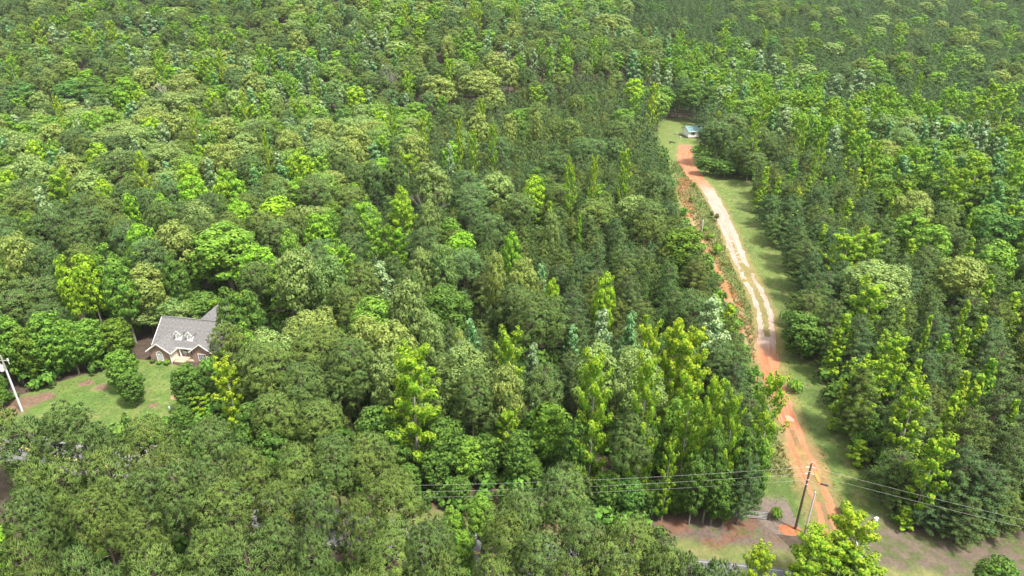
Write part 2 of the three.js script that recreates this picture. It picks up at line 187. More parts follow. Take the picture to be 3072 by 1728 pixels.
{
  const side = (to, h) => { const d = to.clone().sub(poleA).setY(0).normalize().multiplyScalar(0.7); return V(poleA.x + d.x, h, poleA.z + d.z); }, high = ['topmost', 'middle', 'lowest'];
  [[11.0, 0.008, 10.9], [9.9, 0.008, 9.8], [8.8, 0.007, 8.9]].forEach(([h, r, e], i) => wire('power_line', i < 2 ? side(LEFTEND, h) : V(poleA.x, h, poleA.z), LEFTEND.clone().setY(e), 0.9, r, WIRE, `${high[i]} wire from the dark pole towards the roadside pines`));
  [[11.0, 0.008, 10.9], [9.9, 0.008, 9.8], [8.9, 0.007, 7.6]].forEach(([h, r, e], i) => wire('power_line', i < 2 ? side(RIGHTEND, h) : V(poleA.x, h, poleA.z), RIGHTEND.clone().setY(e), 0.7, r, i === 2 ? std(0.12, 0.12, 0.12) : WIRE, `${high[i]} wire from the dark pole past the plantation`));
  const c = V(poleA.x, 8.9, poleA.z).lerp(RIGHTEND.clone().setY(7.6), 0.035), e = V(poleA.x, 8.9, poleA.z).lerp(RIGHTEND.clone().setY(7.6), 0.05); c.y -= 0.2; e.y -= 0.2;
  tag(obj('splice_case', [tube(c, e, 0.14, 0.14, 10), new THREE.SphereGeometry(0.14, 10, 6).translate(c.x, c.y, c.z), new THREE.SphereGeometry(0.14, 10, 6).translate(e.x, e.y, e.z)], DARK), 'black cable splice case hanging beside the dark pole', 'splice case');
}
{ const [x, z] = place(2103, 715); const t = thing('service_pole', 'thin white pole on the red bank beside the track', 'pole', [x, 0, z]); obj('pole', tube(V(0, -0.3, 0), V(0, 5.6, 0), 0.1, 0.085, 10), std(0.7, 0.68, 0.66, 0.6), t); obj('meter_box', bevelBox(0.35, 0.5, 0.2, -0.16, 4.9, 0.05), std(0.35, 0.36, 0.37, 0.5), t); }
{
  const a = V(31.3, 0, -71.8), b = V(35.7, 0, -71.3), d = b.clone().sub(a), L = d.length(), t = thing('farm_gate', 'silver tubular farm gate across the brown strip beside the woods', 'gate', [a.x, 0, a.z], Math.atan2(-d.z, d.x));
  [0.3, 0.55, 0.82, 1.1, 1.38].forEach((h) => obj('rail', tube(V(0, h, 0), V(L, h, 0), 0.024, 0.024, 8), GATE, t)); for (const x of [0, L * 0.34, L * 0.67, L]) obj('upright', tube(V(x, 0.27, 0), V(x, 1.41, 0), 0.024, 0.024, 8), GATE, t);
  const p = thing('gate_post', 'dark wooden post at the open end of the farm gate', 'post', [b.x + 0.35, 0, b.z]); obj('post', tube(V(0, -0.3, 0), V(0, 1.75, 0), 0.1, 0.09, 8), WOODPOLE, p); obj('post_top', new THREE.ConeGeometry(0.09, 0.08, 8).translate(0, 1.79, 0), WOODPOLE, p);
}
{ const [x, z] = at(2004, 1398); const t = thing('marker_post', 'white marker post in the grass by the yellow-green roadside trees', 'post', [x, 0, z]); obj('post', bevelBox(0.14, 1.25, 0.14, 0, 0.62, 0), WHITE, t); obj('reflector', box(0.1, 0.16, 0.02, 0, 1.05, 0.08), std(0.5, 0.05, 0.03, 0.4), t); t.rotation.z = -0.12; }
{ const [x, z] = at(2202, 1312); const t = thing('utility_box', 'small white utility box in the grass before the plantation', 'utility box', [x, 0, z], 0.3); obj('cabinet', bevelBox(0.5, 0.62, 0.32, 0, 0.33, 0), WHITE, t); obj('lid', bevelBox(0.54, 0.06, 0.36, 0, 0.67, 0), TRIM, t); }
{ const [x, z] = at(2129, 1285); const t = thing('fence_post', 'short dark post beside a bush at the track\'s lower end', 'post', [x, 0, z]); obj('post', tube(V(0, -0.2, 0), V(0.12, 1.5, 0), 0.07, 0.06, 8), DARK, t); obj('wire_loop', new THREE.TorusGeometry(0.09, 0.015, 5, 10).rotateX(1.57).translate(0.1, 1.2, 0), STEEL, t); }
{ const [x, z] = at(430, 1040); const t = thing('mailbox', 'pale blue mailbox on a post at the lawn\'s lower edge', 'mailbox', [x, 0, z], 0.6); obj('box', [bevelBox(0.28, 0.2, 0.55, 0, 1.1, 0), new THREE.CylinderGeometry(0.14, 0.14, 0.55, 12, 1, false, -1.57, 3.14).rotateX(-Math.PI / 2).translate(0, 1.2, 0)], std(0.5, 0.62, 0.68, 0.5), t); obj('post', box(0.1, 1.0, 0.1, 0, 0.5, 0), WOODPOLE, t); }
{ // things lying in the cottage's yard
  const [x, z] = at(1694, 359); const r = R(12), TYRE = std(0.018, 0.018, 0.02, 0.8);
  for (let i = 0; i < 9; i++) { const g = new THREE.TorusGeometry(0.27, 0.11, 8, 16).rotateX(Math.PI / 2 + (r() - 0.5) * 0.6); const m = obj('tyre', g, TYRE); m.position.set(x + (r() - 0.5) * 3.4, 0.12 + (i > 5 ? 0.22 : 0), z + (r() - 0.5) * 1.6); tag(m, 'old black tyre in the heap on the cottage lawn', 'tyre', 'tyres heaped on the cottage lawn'); }
  const [a, b] = at(1703, 338);
  for (let i = 0; i < 6; i++) { const m = obj('board', new THREE.BoxGeometry(1.6 + r(), 0.05, 0.2), i % 2 ? std(0.16, 0.10, 0.07) : std(0.62, 0.6, 0.55)); m.position.set(a + (r() - 0.5) * 1.6, 0.05 + i * 0.055, b + (r() - 0.5) * 0.9); m.rotation.y = (r() - 0.5) * 1.4; tag(m, i % 2 ? 'dark weathered board in the scrap pile beside the cottage' : 'pale weathered board in the scrap pile beside the cottage', 'board', i % 2 ? 'dark scrap boards by the cottage' : 'pale scrap boards by the cottage'); }
  const [c, d] = at(1712, 349); const t = thing('bird_bath', 'small pale garden ornament on the lawn before the cottage', 'ornament', [c, 0, d]); obj('stem', tube(V(0, 0, 0), V(0, 0.7, 0), 0.16, 0.08, 10), GREY, t); obj('bowl', new THREE.CylinderGeometry(0.34, 0.18, 0.16, 14).translate(0, 0.76, 0), GREY, t);
}
{ // pickup parked under the yellow-green trees at the foot of the track
  const [x, z] = place(2540, 1640, 1.0), t = thing('pickup_truck', 'dark-windowed silver pickup half hidden under yellow-green trees at the track', 'pickup truck', [x + 0.2, 0.05, z + 1.4], -0.25), PAINT = new THREE.MeshPhysicalMaterial({ color: new THREE.Color().setRGB(0.55, 0.57, 0.6), roughness: 0.35, metalness: 0.4, clearcoat: 0.8 });
  const prof = [[-2.7, 0.5], [2.6, 0.5], [2.65, 0.95], [1.45, 1.08], [0.75, 1.72], [-0.75, 1.76], [-0.95, 1.12], [-2.7, 1.1]];
  const g = new THREE.ExtrudeGeometry(new THREE.Shape(prof.map(([a, b]) => new THREE.Vector2(a, b))), { depth: 1.7, bevelEnabled: true, bevelSize: 0.06, bevelThickness: 0.06, bevelSegments: 2 }).translate(0, 0, -0.85).rotateY(-Math.PI / 2); obj('body', g, PAINT, t);
  obj('windshield', slab([-0.78, 1.12, 1.42], [0.78, 1.12, 1.42], [0.7, 1.7, 0.84], [-0.7, 1.7, 0.84], 0.02).translate(0, 0.08, 0.05), GLASS, t); for (const s of [-1, 1]) obj('side_window', box(0.02, 0.46, 1.3, s * 0.925, 1.42, 0.05), GLASS, t); obj('rear_window', box(1.4, 0.45, 0.03, 0, 1.46, -0.98), GLASS, t);
  obj('bed', box(1.5, 0.06, 1.55, 0, 1.19, -1.85), DARK, t); obj('roof_panel', box(1.5, 0.04, 1.3, 0, 1.845, 0.0), std(0.02, 0.022, 0.03, 0.3), t);
  for (const sx of [-1, 1]) for (const zz of [1.65, -1.75]) { const w = obj('wheel', [new THREE.TorusGeometry(0.3, 0.11, 8, 18).rotateY(Math.PI / 2).translate(sx * 0.88, 0.38, zz)], DARK, t); obj('rim', new THREE.CylinderGeometry(0.22, 0.22, 0.16, 14).rotateZ(Math.PI / 2).translate(sx * 0.88, 0.38, zz), STEEL, w); }
  for (const s of [-1, 1]) { obj('headlight', bevelBox(0.34, 0.16, 0.06, s * 0.66, 0.82, 2.7), PORC, t); obj('tail_light', bevelBox(0.16, 0.3, 0.05, s * 0.82, 0.9, -2.78), std(0.4, 0.02, 0.02, 0.3), t); }
}
// ---------------------------------------------------------------- the ground
// What the photo shows open to the sky, as outlines in the 2576-wide view; trees are kept from covering these.
const OPEN = [
  [[1655, 300], [1665, 350], [1685, 400], [1698, 450], [1708, 500], [1738, 545], [1768, 600], [1792, 650], [1832, 720], [1852, 780], [1878, 850], [1892, 905], [1912, 950], [1930, 1000], [1940, 1060], [1918, 1130], [1898, 1200], [1888, 1280], [1870, 1300], [1760, 1305], [1660, 1305], [1700, 1330], [1760, 1365], [1790, 1385], [1890, 1375], [2000, 1390], [2060, 1310], [2110, 1290], [2225, 1320], [2250, 1345], [2400, 1360], [2576, 1385], [2576, 1345], [2480, 1345], [2330, 1330], [2250, 1310], [2215, 1265], [2180, 1200], [2140, 1130], [2100, 1080], [2078, 1030], [2058, 960], [2058, 910], [1985, 865], [1958, 830], [1972, 775], [2008, 740], [1985, 690], [1970, 640], [1935, 600], [1918, 560], [1900, 520], [1890, 458], [1850, 447], [1790, 440], [1760, 415], [1742, 385], [1742, 355], [1760, 345], [1760, 325], [1740, 318], [1725, 300]],
  [[388, 915], [460, 915], [468, 990], [452, 1030], [430, 1040], [330, 1042], [265, 1085], [215, 1075], [200, 1010], [100, 1012], [60, 1033], [0, 1043], [0, 1030], [60, 998], [105, 988], [165, 962], [215, 952], [250, 938], [300, 930], [355, 912]],
  [[2260, 1352], [2576, 1385], [2576, 1425], [2260, 1425]],
  [[372, 880], [405, 795], [520, 785], [580, 830], [560, 905], [470, 912], [388, 910]],
  [[632, 735], [668, 728], [660, 758], [636, 765]],
  [[1708, 312], [1768, 316], [1768, 352], [1708, 350]],
  [[0, 900], [34, 900], [80, 1035], [40, 1035]],
];
const W2 = (pts) => pts.map(([x, y]) => at(x, y));
const TRACK = [[2112, 1420], [2095, 1350], [2062, 1250], [2027, 1165], [1995, 1090], [1966, 1010], [1940, 930], [1931, 880], [1928, 830], [1921, 780], [1903, 735], [1878, 690], [1853, 635], [1832, 580], [1806, 520], [1776, 472], [1744, 440], [1727, 412], [1722, 385], [1724, 366]];
const TRACKW = W2(TRACK);
const ROADW = [[-150, -108], [-80, -87], [-58.6, -81], [-22, -69.2], [8, -63.2], [30.6, -60.3], [37.4, -59.1], [80, -51.5], [150, -38]];
const SPUR = W2([[1740, 455], [1722, 450], [1718, 480], [1732, 520], [1752, 560], [1785, 640], [1815, 710], [1848, 770], [1872, 830], [1895, 880], [1915, 905]]); // old eroded tracks on the left bank
const C = { grass: [0.072, 0.118, 0.022], grass2: [0.112, 0.16, 0.03], dry: [0.21, 0.19, 0.075], clay: [0.32, 0.105, 0.045], clay2: [0.35, 0.14, 0.062], sand: [0.33, 0.225, 0.18], tan: [0.34, 0.22, 0.12], litter: [0.085, 0.06, 0.043], straw: [0.155, 0.12, 0.10], soil: [0.05, 0.034, 0.024] };

{ // forest floor: leaf litter and pine straw, out to the horizon
  const map = texture(512, 512, (u, v) => { const n = fbm(u * 16, v * 16, 4), m = vnoise(u * 90, v * 90); return mul3(mix3(C.soil, C.litter, n), 0.7 + 0.6 * m); });
  map.wrapS = map.wrapT = THREE.RepeatWrapping; map.repeat.set(300, 300);
  const g = new THREE.PlaneGeometry(9000, 9000, 450, 450).rotateX(-Math.PI / 2).translate(0, 0, -1500), gp = g.attributes.position; for (let i = 0; i < gp.count; i++) gp.setY(i, -gp.getZ(i) > 250 && rise(gp.getX(i), gp.getZ(i)) ? rise(gp.getX(i), gp.getZ(i)) - 0.5 : 0); g.computeVertexNormals();
  tag(obj('ground', g, new THREE.MeshStandardMaterial({ map, roughness: 0.95 })), 'brown leaf litter forest floor under the trees', null, null, 'structure');
}
function raggedSheet(poly, y, wobble = 0.8, step = 1.2) { // a flat outline with an uneven edge
  const pts = [];
  for (let i = 0; i < poly.length; i++) { const [a, b] = poly[i], [c, d] = poly[(i + 1) % poly.length], n = Math.max(1, Math.round(Math.hypot(c - a, d - b) / step)); for (let k = 0; k < n; k++) { const x = lerp(a, c, k / n), z = lerp(b, d, k / n); pts.push(new THREE.Vector2(x + (fbm(x * 0.35, z * 0.35, 3) - 0.5) * 2 * wobble, -(z + (fbm(x * 0.35 + 50, z * 0.35, 3) - 0.5) * 2 * wobble))); } }
  const g = new THREE.ShapeGeometry(new THREE.Shape(pts)).rotateX(-Math.PI / 2).translate(0, y, 0); return g;
}
function worldUV(g, [x0, z0, w, d]) { const p = g.attributes.position, uv = new Float32Array(p.count * 2); for (let i = 0; i < p.count; i++) { uv[2 * i] = (p.getX(i) - x0) / w; uv[2 * i + 1] = (p.getZ(i) - z0) / d; } g.setAttribute('uv', new THREE.BufferAttribute(uv, 2)); return g; }
const mottle = (x, z) => 0.72 + 0.34 * fbm(x * 0.9, z * 0.9, 4) + 0.5 * (vnoise(x * 4.3, z * 4.3) - 0.5) * 0.7;
const rough = new THREE.MeshStandardMaterial();
const grainBump = texture(512, 512, (u, v) => { const n = 0.6 * vnoise(u * 128, v * 128) + 0.4 * vnoise(u * 256 + 7, v * 256); return [n, n, n]; }, false);
grainBump.wrapS = grainBump.wrapT = THREE.RepeatWrapping;

{ // the grassy clearing along the track
  const right = W2([[2265, 1352], [2240, 1318], [2215, 1268], [2184, 1200], [2144, 1130], [2106, 1080], [2084, 1030], [2064, 965], [2064, 912], [1992, 868], [1966, 830], [1982, 775], [2016, 742], [1992, 690], [1976, 640], [1942, 600], [1925, 560], [1908, 520], [1896, 456], [1850, 442], [1790, 434], [1764, 410], [1752, 380], [1760, 345], [1775, 325], [1770, 296]]).map(([x, z]) => [x + 1.2, z]);
  const left = W2([[1650, 296], [1655, 330], [1672, 380], [1690, 440], [1702, 500], [1730, 545], [1760, 600], [1785, 650], [1822, 720], [1840, 780], [1862, 850], [1875, 905], [1890, 950], [1905, 1010], [1905, 1070], [1895, 1130], [1880, 1200], [1870, 1280], [1862, 1340]]).map(([x, z]) => [x - 5, z]);
  const poly = [...right, ...left], bb = [24, -336, 72, 282];
  const map = texture(720, 2048, (u, v) => {
    const x = bb[0] + u * bb[2], z = bb[1] + v * bb[3];
    const [dt, , side] = segDist(TRACKW, x, z), [ds] = segDist(SPUR, x, z), n = fbm(x * 0.22, z * 0.22, 4), m = fbm(x * 0.8 + 31, z * 0.8, 4);
    let c = mix3(C.grass, C.grass2, smooth(0.35, 0.75, n + clamp((-z - 90) / 400)));
    c = mix3(c, C.dry, smooth(0.52, 0.75, m) * 0.55);
    const sx = -side;                                                  // which side of the track
    const leftBank = z < -80 && z > -262 && x < TRACKW[Math.round(segDist(TRACKW, x, z)[1])][0];
    if (leftBank) { const k = smooth(2.3, 0.8, ds + (m - 0.5) * 2.6); c = mix3(c, mix3(C.tan, C.clay2, smooth(0.4, 0.6, n)), k * 0.85); const red = smooth(0.60, 0.70, fbm(x * 0.5 + 9, z * 0.28, 3)) * smooth(4.2, 1.5, ds + (n - 0.5) * 3); c = mix3(c, C.clay, red * 0.9); if (z < -196) c = mix3(c, mix3(C.clay, C.clay2, n), smooth(2.4, 1.2, ds + (m - 0.5) * 2.4) * smooth(-196, -206, z + (n - .5) * 10)); const dryk = smooth(0.45, 0.7, fbm(x * 0.3, z * 0.12, 3)); c = mix3(c, C.dry, dryk * 0.55); }
    c = mix3(c, mix3(C.tan, C.clay2, n), smooth(3.6, 2.2, dt + (m - 0.5) * 2.5) * (z < -88 || z > -78 ? 0.35 : 0.6));
    if (z > -80 && x < 40) c = mix3(c, C.straw, smooth(-77, -74.5, z + (n - 0.5) * 3) * smooth(-65.5, -67.5, z + (m - .5) * 2));   // brown mown strip by the gate
    const rd = segDist(ROADW, x, z)[0]; if (x > 47) c = mix3(c, C.straw, smooth(-73.5, -71, z + (n - 0.5) * 3) * 0.45);
    if (Math.hypot(x - 38.4, (z + 69.4) * 1.5) + (m - 0.5) * 1.6 < 1.5) c = mix3(C.clay, C.clay2, m);                          // spoil round the pole
    if (z > -262) { const e = smooth(-3, 0, x - (TRACKW[Math.round(segDist(TRACKW, x, z)[1])][0] + 11) + (n - .5) * 4) * smooth(-140, -110, z); c = mix3(c, C.straw, e * 0.7); } // needles under the plantation's edge
    return mul3(c, mottle(x, z));
  });
  const g = worldUV(raggedSheet(poly, 0.006, 0.7), bb);
  tag(obj('grass_clearing', g, new THREE.MeshStandardMaterial({ map, roughness: 0.95 })), 'mown green grass clearing on both sides of the red dirt track', null, null, 'structure');
}
function ribbon(line, widths, y, along = 0.5, across = 10, ripple) { // a strip along a smooth line; uv: 0..1 across, metres along
  const cv = new THREE.CatmullRomCurve3(line.map(([x, z]) => V(x, 0, z))), L = cv.getLength(), n = Math.ceil(L / along), pos = [], uv = [], idx = [];
  for (let i = 0; i <= n; i++) {
    const p = cv.getPointAt(i / n), t = cv.getTangentAt(i / n), w = typeof widths === 'number' ? widths : widths(i / n);
    for (let k = 0; k <= across; k++) { const s = k / across - 0.5, x = p.x - t.z * s * w, z = p.z + t.x * s * w; pos.push(x, y + (ripple ? ripple(k / across, i / n, x, z) : 0), z); uv.push(k / across, i / n); }
    if (i < n) for (let k = 0; k < across; k++) { const a = i * (across + 1) + k, b = a + across + 1; idx.push(a, a + 1, b, a + 1, b + 1, b); }
  }
  const g = new THREE.BufferGeometry(); g.setAttribute('position', new THREE.Float32BufferAttribute(pos, 3)); g.setAttribute('uv', new THREE.Float32BufferAttribute(uv, 2)); g.setIndex(idx); g.computeVertexNormals();
  if (g.attributes.normal.getY(0) < 0) { for (let i = 0; i < idx.length; i += 3) [idx[i], idx[i + 1]] = [idx[i + 1], idx[i]]; g.setIndex(idx); g.computeVertexNormals(); }
  g.userData.length = L; return g;
}
{ // the dirt track: two worn wheel ruts with a grassy middle, sand in the middle stretch, red clay at both ends
  const TW = 6.4, g = ribbon(TRACKW, TW, 0.014, 0.5, 24, (u, v) => { const s = (u - 0.5) * TW; return 0.05 * smooth(0.55, 0.1, Math.abs(s)) * smooth(0.5, 0.3, v) + 0.03 * smooth(1.6, 2.6, Math.abs(s)); });
  const L = g.userData.length;
  const map = texture(256, 2048, (u, v) => {
    const s = (u - 0.5) * TW, l = v * L, n = fbm(s * 0.9 + 3, l * 0.45, 4), m = fbm(s * 2.6, l * 1.3 + 40, 4), fine = vnoise(s * 9, l * 5), str = fbm(s * 4.2 + 90, l * 0.22, 3);
    const red = Math.max(smooth(52, 30, l), smooth(28, 38, l) * smooth(58, 50, l), smooth(150, 166, l));   // clay near both ends, pale sand between
    let c = mix3(mix3(C.clay2, [0.37, 0.18, 0.098], n), mix3(C.sand, [0.40, 0.31, 0.265], n), 1 - red);
    c = mix3(c, C.clay, smooth(0.52, 0.68, str) * (0.25 + 0.6 * red));
    c = mix3(c, C.clay, 0.75 * Math.exp(-(((l - 49) / 5.5) ** 2)) * smooth(0.3, 0.5, m) * smooth(0.3, -0.6, s));
    c = mix3(c, [0.30, 0.13, 0.09], smooth(205, 214, l) * 0.8);
    if (l > 96 && l < 172) c = mix3(c, [0.42, 0.25, 0.17], smooth(0.1, 0.0, Math.abs(s - 0.55 - 0.3 * Math.sin(l * 0.12))) * smooth(0.4, 0.6, fbm(l * 0.2, 3)) * 0.8);
    // alpha: where grass still stands
    const hw = lerp(lerp(1.5, 1.7, smooth(35, 60, l)), l > 96 ? 1.95 : 1.6, smooth(92, 104, l)) + smooth(155, 175, l) * 0.9 - smooth(206, 214, l) * 0.4;
    const edge = hw - Math.abs(s + (vnoise(l * 0.3, 5) - 0.5) * 0.5) + (n - 0.5) * 0.7 + (m - 0.5) * 0.35;
    const mid = (Math.abs(s) - 0.6) + (m - 0.5) * 0.9;
    const median = Math.max(smooth(56, 62, l) * Math.max(smooth(99, 94, l), smooth(128, 110, l) * (m > 0.52 ? 0.9 : 0)), smooth(9, 13, l) * smooth(27, 22, l) * 0.8);
    let a = edge > 0 ? 1 : 0; if (median > 0.5 && mid < 0.05 && Math.abs(s) < 0.9) a = 0; if (l > 84 && l < 97 && fbm(s * 1.2, l * 0.5 + 7, 2) > 0.62) a = 0;
    if (median <= .5 && l < 28 && Math.abs(s) < .45) c = mix3(c, [0.17, 0.115, 0.055], smooth(0.3, 0.5, m));
    return [...mul3(c, 0.78 + 0.3 * fine + 0.2 * (m - 0.5)), a];
  });
  tag(obj('dirt_track', g, new THREE.MeshStandardMaterial({ map, roughness: 0.95, alphaTest: 0.5 })), 'red clay and pale sand dirt track winding to the white cottage', null, null, 'structure');
}
{ // puddles on the track
  const puddle = (px, py, w, d, turn, color, label) => { const pts = []; for (let i = 0; i < 28; i++) { const a = i / 28 * 2 * Math.PI, r = 0.75 + 0.5 * vnoise(Math.cos(a) * 1.6 + px, Math.sin(a) * 1.6); pts.push(new THREE.Vector2(Math.cos(a) * w * r, Math.sin(a) * d * r)); } const [x, z] = at(px, py); const m = obj('puddle', new THREE.ShapeGeometry(new THREE.Shape(pts)).rotateX(-Math.PI / 2), new THREE.MeshStandardMaterial({ color: new THREE.Color().setRGB(...color), roughness: 0.12 })); m.position.set(x, 0.1, z); m.rotation.y = turn; tag(m, label, 'puddle'); };
  puddle(1986, 1054, 0.62, 0.95, 0.3, [0.36, 0.235, 0.165], 'pale brown muddy puddle in the dirt track above the pole');
  const ta = at(2027, 1165), tb = at(2062, 1250); puddle(2056, 1200, 0.3, 1.3, Math.atan2(ta[0] - tb[0], ta[1] - tb[1]), [0.42, 0.2, 0.05], 'long orange puddle in the rut beside the dark pole top');
}
{ // the lawn before the brick house
  const poly = W2([[368, 905], [480, 925], [560, 930], [640, 985], [640, 1060], [560, 1110], [420, 1100], [300, 1150], [180, 1140], [60, 1110], [-40, 1090], [-60, 1040], [0, 1010], [80, 985], [160, 955], [215, 942], [270, 922], [330, 905]]);
  const bb = [-104, -120, 66, 40];
  const map = texture(1024, 640, (u, v) => {
    const x = bb[0] + u * bb[2], z = bb[1] + v * bb[3], n = fbm(x * 0.25, z * 0.25, 4), m = fbm(x * 0.8, z * 0.8, 4);
    let c = mix3([0.085, 0.15, 0.024], [0.12, 0.175, 0.036], smooth(0.3, 0.7, n)); c = mix3(c, C.dry, smooth(0.58, 0.8, m) * 0.6);
    for (const [px, py, r] of [[440, 1001, 1.1], [385, 1020, 1.0], [262, 1092, 0.8], [250, 975, 2.2], [10, 1030, 5.5], [60, 1012, 4.0], [115, 998, 2.2], [215, 965, 1.6]]) { const [a, b] = at(px, py); c = mix3(c, px > 400 ? [0.36, 0.20, 0.12] : px === 262 ? C.clay2 : [0.19, 0.115, 0.08], smooth(r, r * 0.4, Math.hypot(x - a, (z - b) * 1.3) + (m - 0.5) * 2.2)); }
    return mul3(c, mottle(x, z));
  });
  tag(obj('lawn', worldUV(raggedSheet(poly, 0.006, 0.5), bb), new THREE.MeshStandardMaterial({ map, roughness: 0.95 })), 'mown green front lawn of the brick house', null, null, 'structure');
}
{ // red-brown bare yard behind the house
  const poly = W2([[600, 790], [612, 740], [640, 715], [690, 712], [700, 760], [670, 800]]);
  const map = texture(256, 256, (u, v) => mul3(mix3([0.15, 0.085, 0.05], [0.12, 0.11, 0.045], fbm(u * 9, v * 9, 4)), 0.75 + 0.5 * vnoise(u * 120, v * 120)));
  tag(obj('bare_yard', worldUV(raggedSheet(poly, 0.006, 0.4), [-75, -160, 40, 40]), new THREE.MeshStandardMaterial({ map, roughness: 0.95 })), 'brown bare yard among the trees behind the brick house', null, null, 'structure');
}
{ // mown power line strip and verge between the road and the woods
  const far = [[-64, -88], [-40, -82], [-22, -78], [5, -75.5], [30, -74], [34, -72]], near = [[42, -59], [20, -60.5], [0, -63], [-22, -68], [-58, -79]];
  const bb = [-70, -95, 115, 40];
  const map = texture(1024, 384, (u, v) => { const x = bb[0] + u * bb[2], z = bb[1] + v * bb[3], n = fbm(x * 0.3, z * 0.3, 4), m = fbm(x, z, 4); let c = mix3([0.125, 0.09, 0.072], [0.16, 0.078, 0.05], smooth(0.42, 0.66, n)); c = mix3(c, C.grass, smooth(0.55, 0.75, m) * 0.6); const rd = segDist(ROADW, x, z)[0]; c = mix3(c, mix3(C.grass, C.dry, m), smooth(7.2, 5.2, rd + (n - 0.5) * 3)); return mul3(c, mottle(x, z)); });
  tag(obj('verge', worldUV(raggedSheet([...far, ...near], 0.010, 0.6), bb), new THREE.MeshStandardMaterial({ map, roughness: 0.95 })), 'brown mown strip with a grassy verge between road and woods', null, null, 'structure');
  const far2 = [[44, -72.5], [60, -71], [80, -69], [110, -68]], near2 = [[110, -54], [70, -56.5], [44, -59]], bb2 = [40, -75, 75, 24];
  const map2 = texture(768, 256, (u, v) => { const x = bb2[0] + u * bb2[2], z = bb2[1] + v * bb2[3], n = fbm(x * 0.3, z * 0.3, 4), m = fbm(x, z, 4); let c = mix3([0.125, 0.095, 0.07], [0.085, 0.095, 0.035], smooth(0.42, 0.62, m)); c = mix3(c, mix3(C.grass, C.dry, m), Math.max(smooth(6.6, 5, segDist(ROADW, x, z)[0] + (n - .5) * 2), smooth(48, 45, x + n * 3), smooth(-68, -71, z + n * 2) * .6)); return mul3(c, mottle(x, z)); });
  tag(obj('verge', worldUV(raggedSheet([...far2, ...near2], 0.014, 0.5), bb2), new THREE.MeshStandardMaterial({ map: map2, roughness: 0.95 })), 'brown straw strip between the road and the pine plantation', null, null, 'structure');
}
{ // asphalt road with white edge lines, and the concrete drive to the house
  const asphalt = texture(128, 1024, (u, v) => { const n = fbm(u * 14, v * 300, 4), k = 0.085 + 0.05 * n + 0.02 * vnoise(u * 60, v * 900); return [k, k * 1.0, k * 1.04]; });
  const g = ribbon(ROADW, 6.6, 0.05, 1.5, 6, (u) => 0.06 * (1 - Math.abs(u - 0.5) * 2));
  tag(obj('road', g, new THREE.MeshStandardMaterial({ map: asphalt, roughness: 0.9 })), 'grey asphalt road half hidden under the roadside pines', null, null, 'structure');
  const shift = (d) => { const cv = new THREE.CatmullRomCurve3(ROADW.map(([x, z]) => V(x, 0, z))), o = []; for (let i = 0; i <= 40; i++) { const p = cv.getPointAt(i / 40), t = cv.getTangentAt(i / 40); o.push([p.x - t.z * d, p.z + t.x * d]); } return o; };
  for (const [d, w, c] of [[-2.9, 0.09, [0.36, 0.34, 0.32]], [2.9, 0.09, [0.36, 0.34, 0.32]], [-0.12, 0.1, [0.6, 0.42, 0.06]], [0.12, 0.1, [0.6, 0.42, 0.06]]])
    tag(obj('road_line', ribbon(shift(d), w, 0.066 + 0.06 * (1 - Math.abs(d) / 3.3), 1.5, 1), std(...c, 0.8)), c[2] > 0.3 ? (d < 0 ? 'white line along the far edge of the asphalt road' : 'white line along the near edge of the asphalt road') : 'yellow double line in the middle of the road', null, null, 'structure');
  const drive = [[-63.5, -82], [-60.4, -85], [-57.5, -90.5], [-53, -98], [-49.5, -105], [-47.5, -111]];
  const conc = texture(128, 512, (u, v) => { const k = 0.25 + 0.10 * fbm(u * 8, v * 40, 4) - (v * 12 % 1 < 0.02 ? 0.12 : 0); return [k, k * 0.95, k * 0.88]; });
  tag(obj('driveway', ribbon(drive, 3.4, 0.075, 0.6, 4), new THREE.MeshStandardMaterial({ map: conc, roughness: 0.9 })), 'pale concrete driveway leading up to the brick house', null, null, 'structure');
}
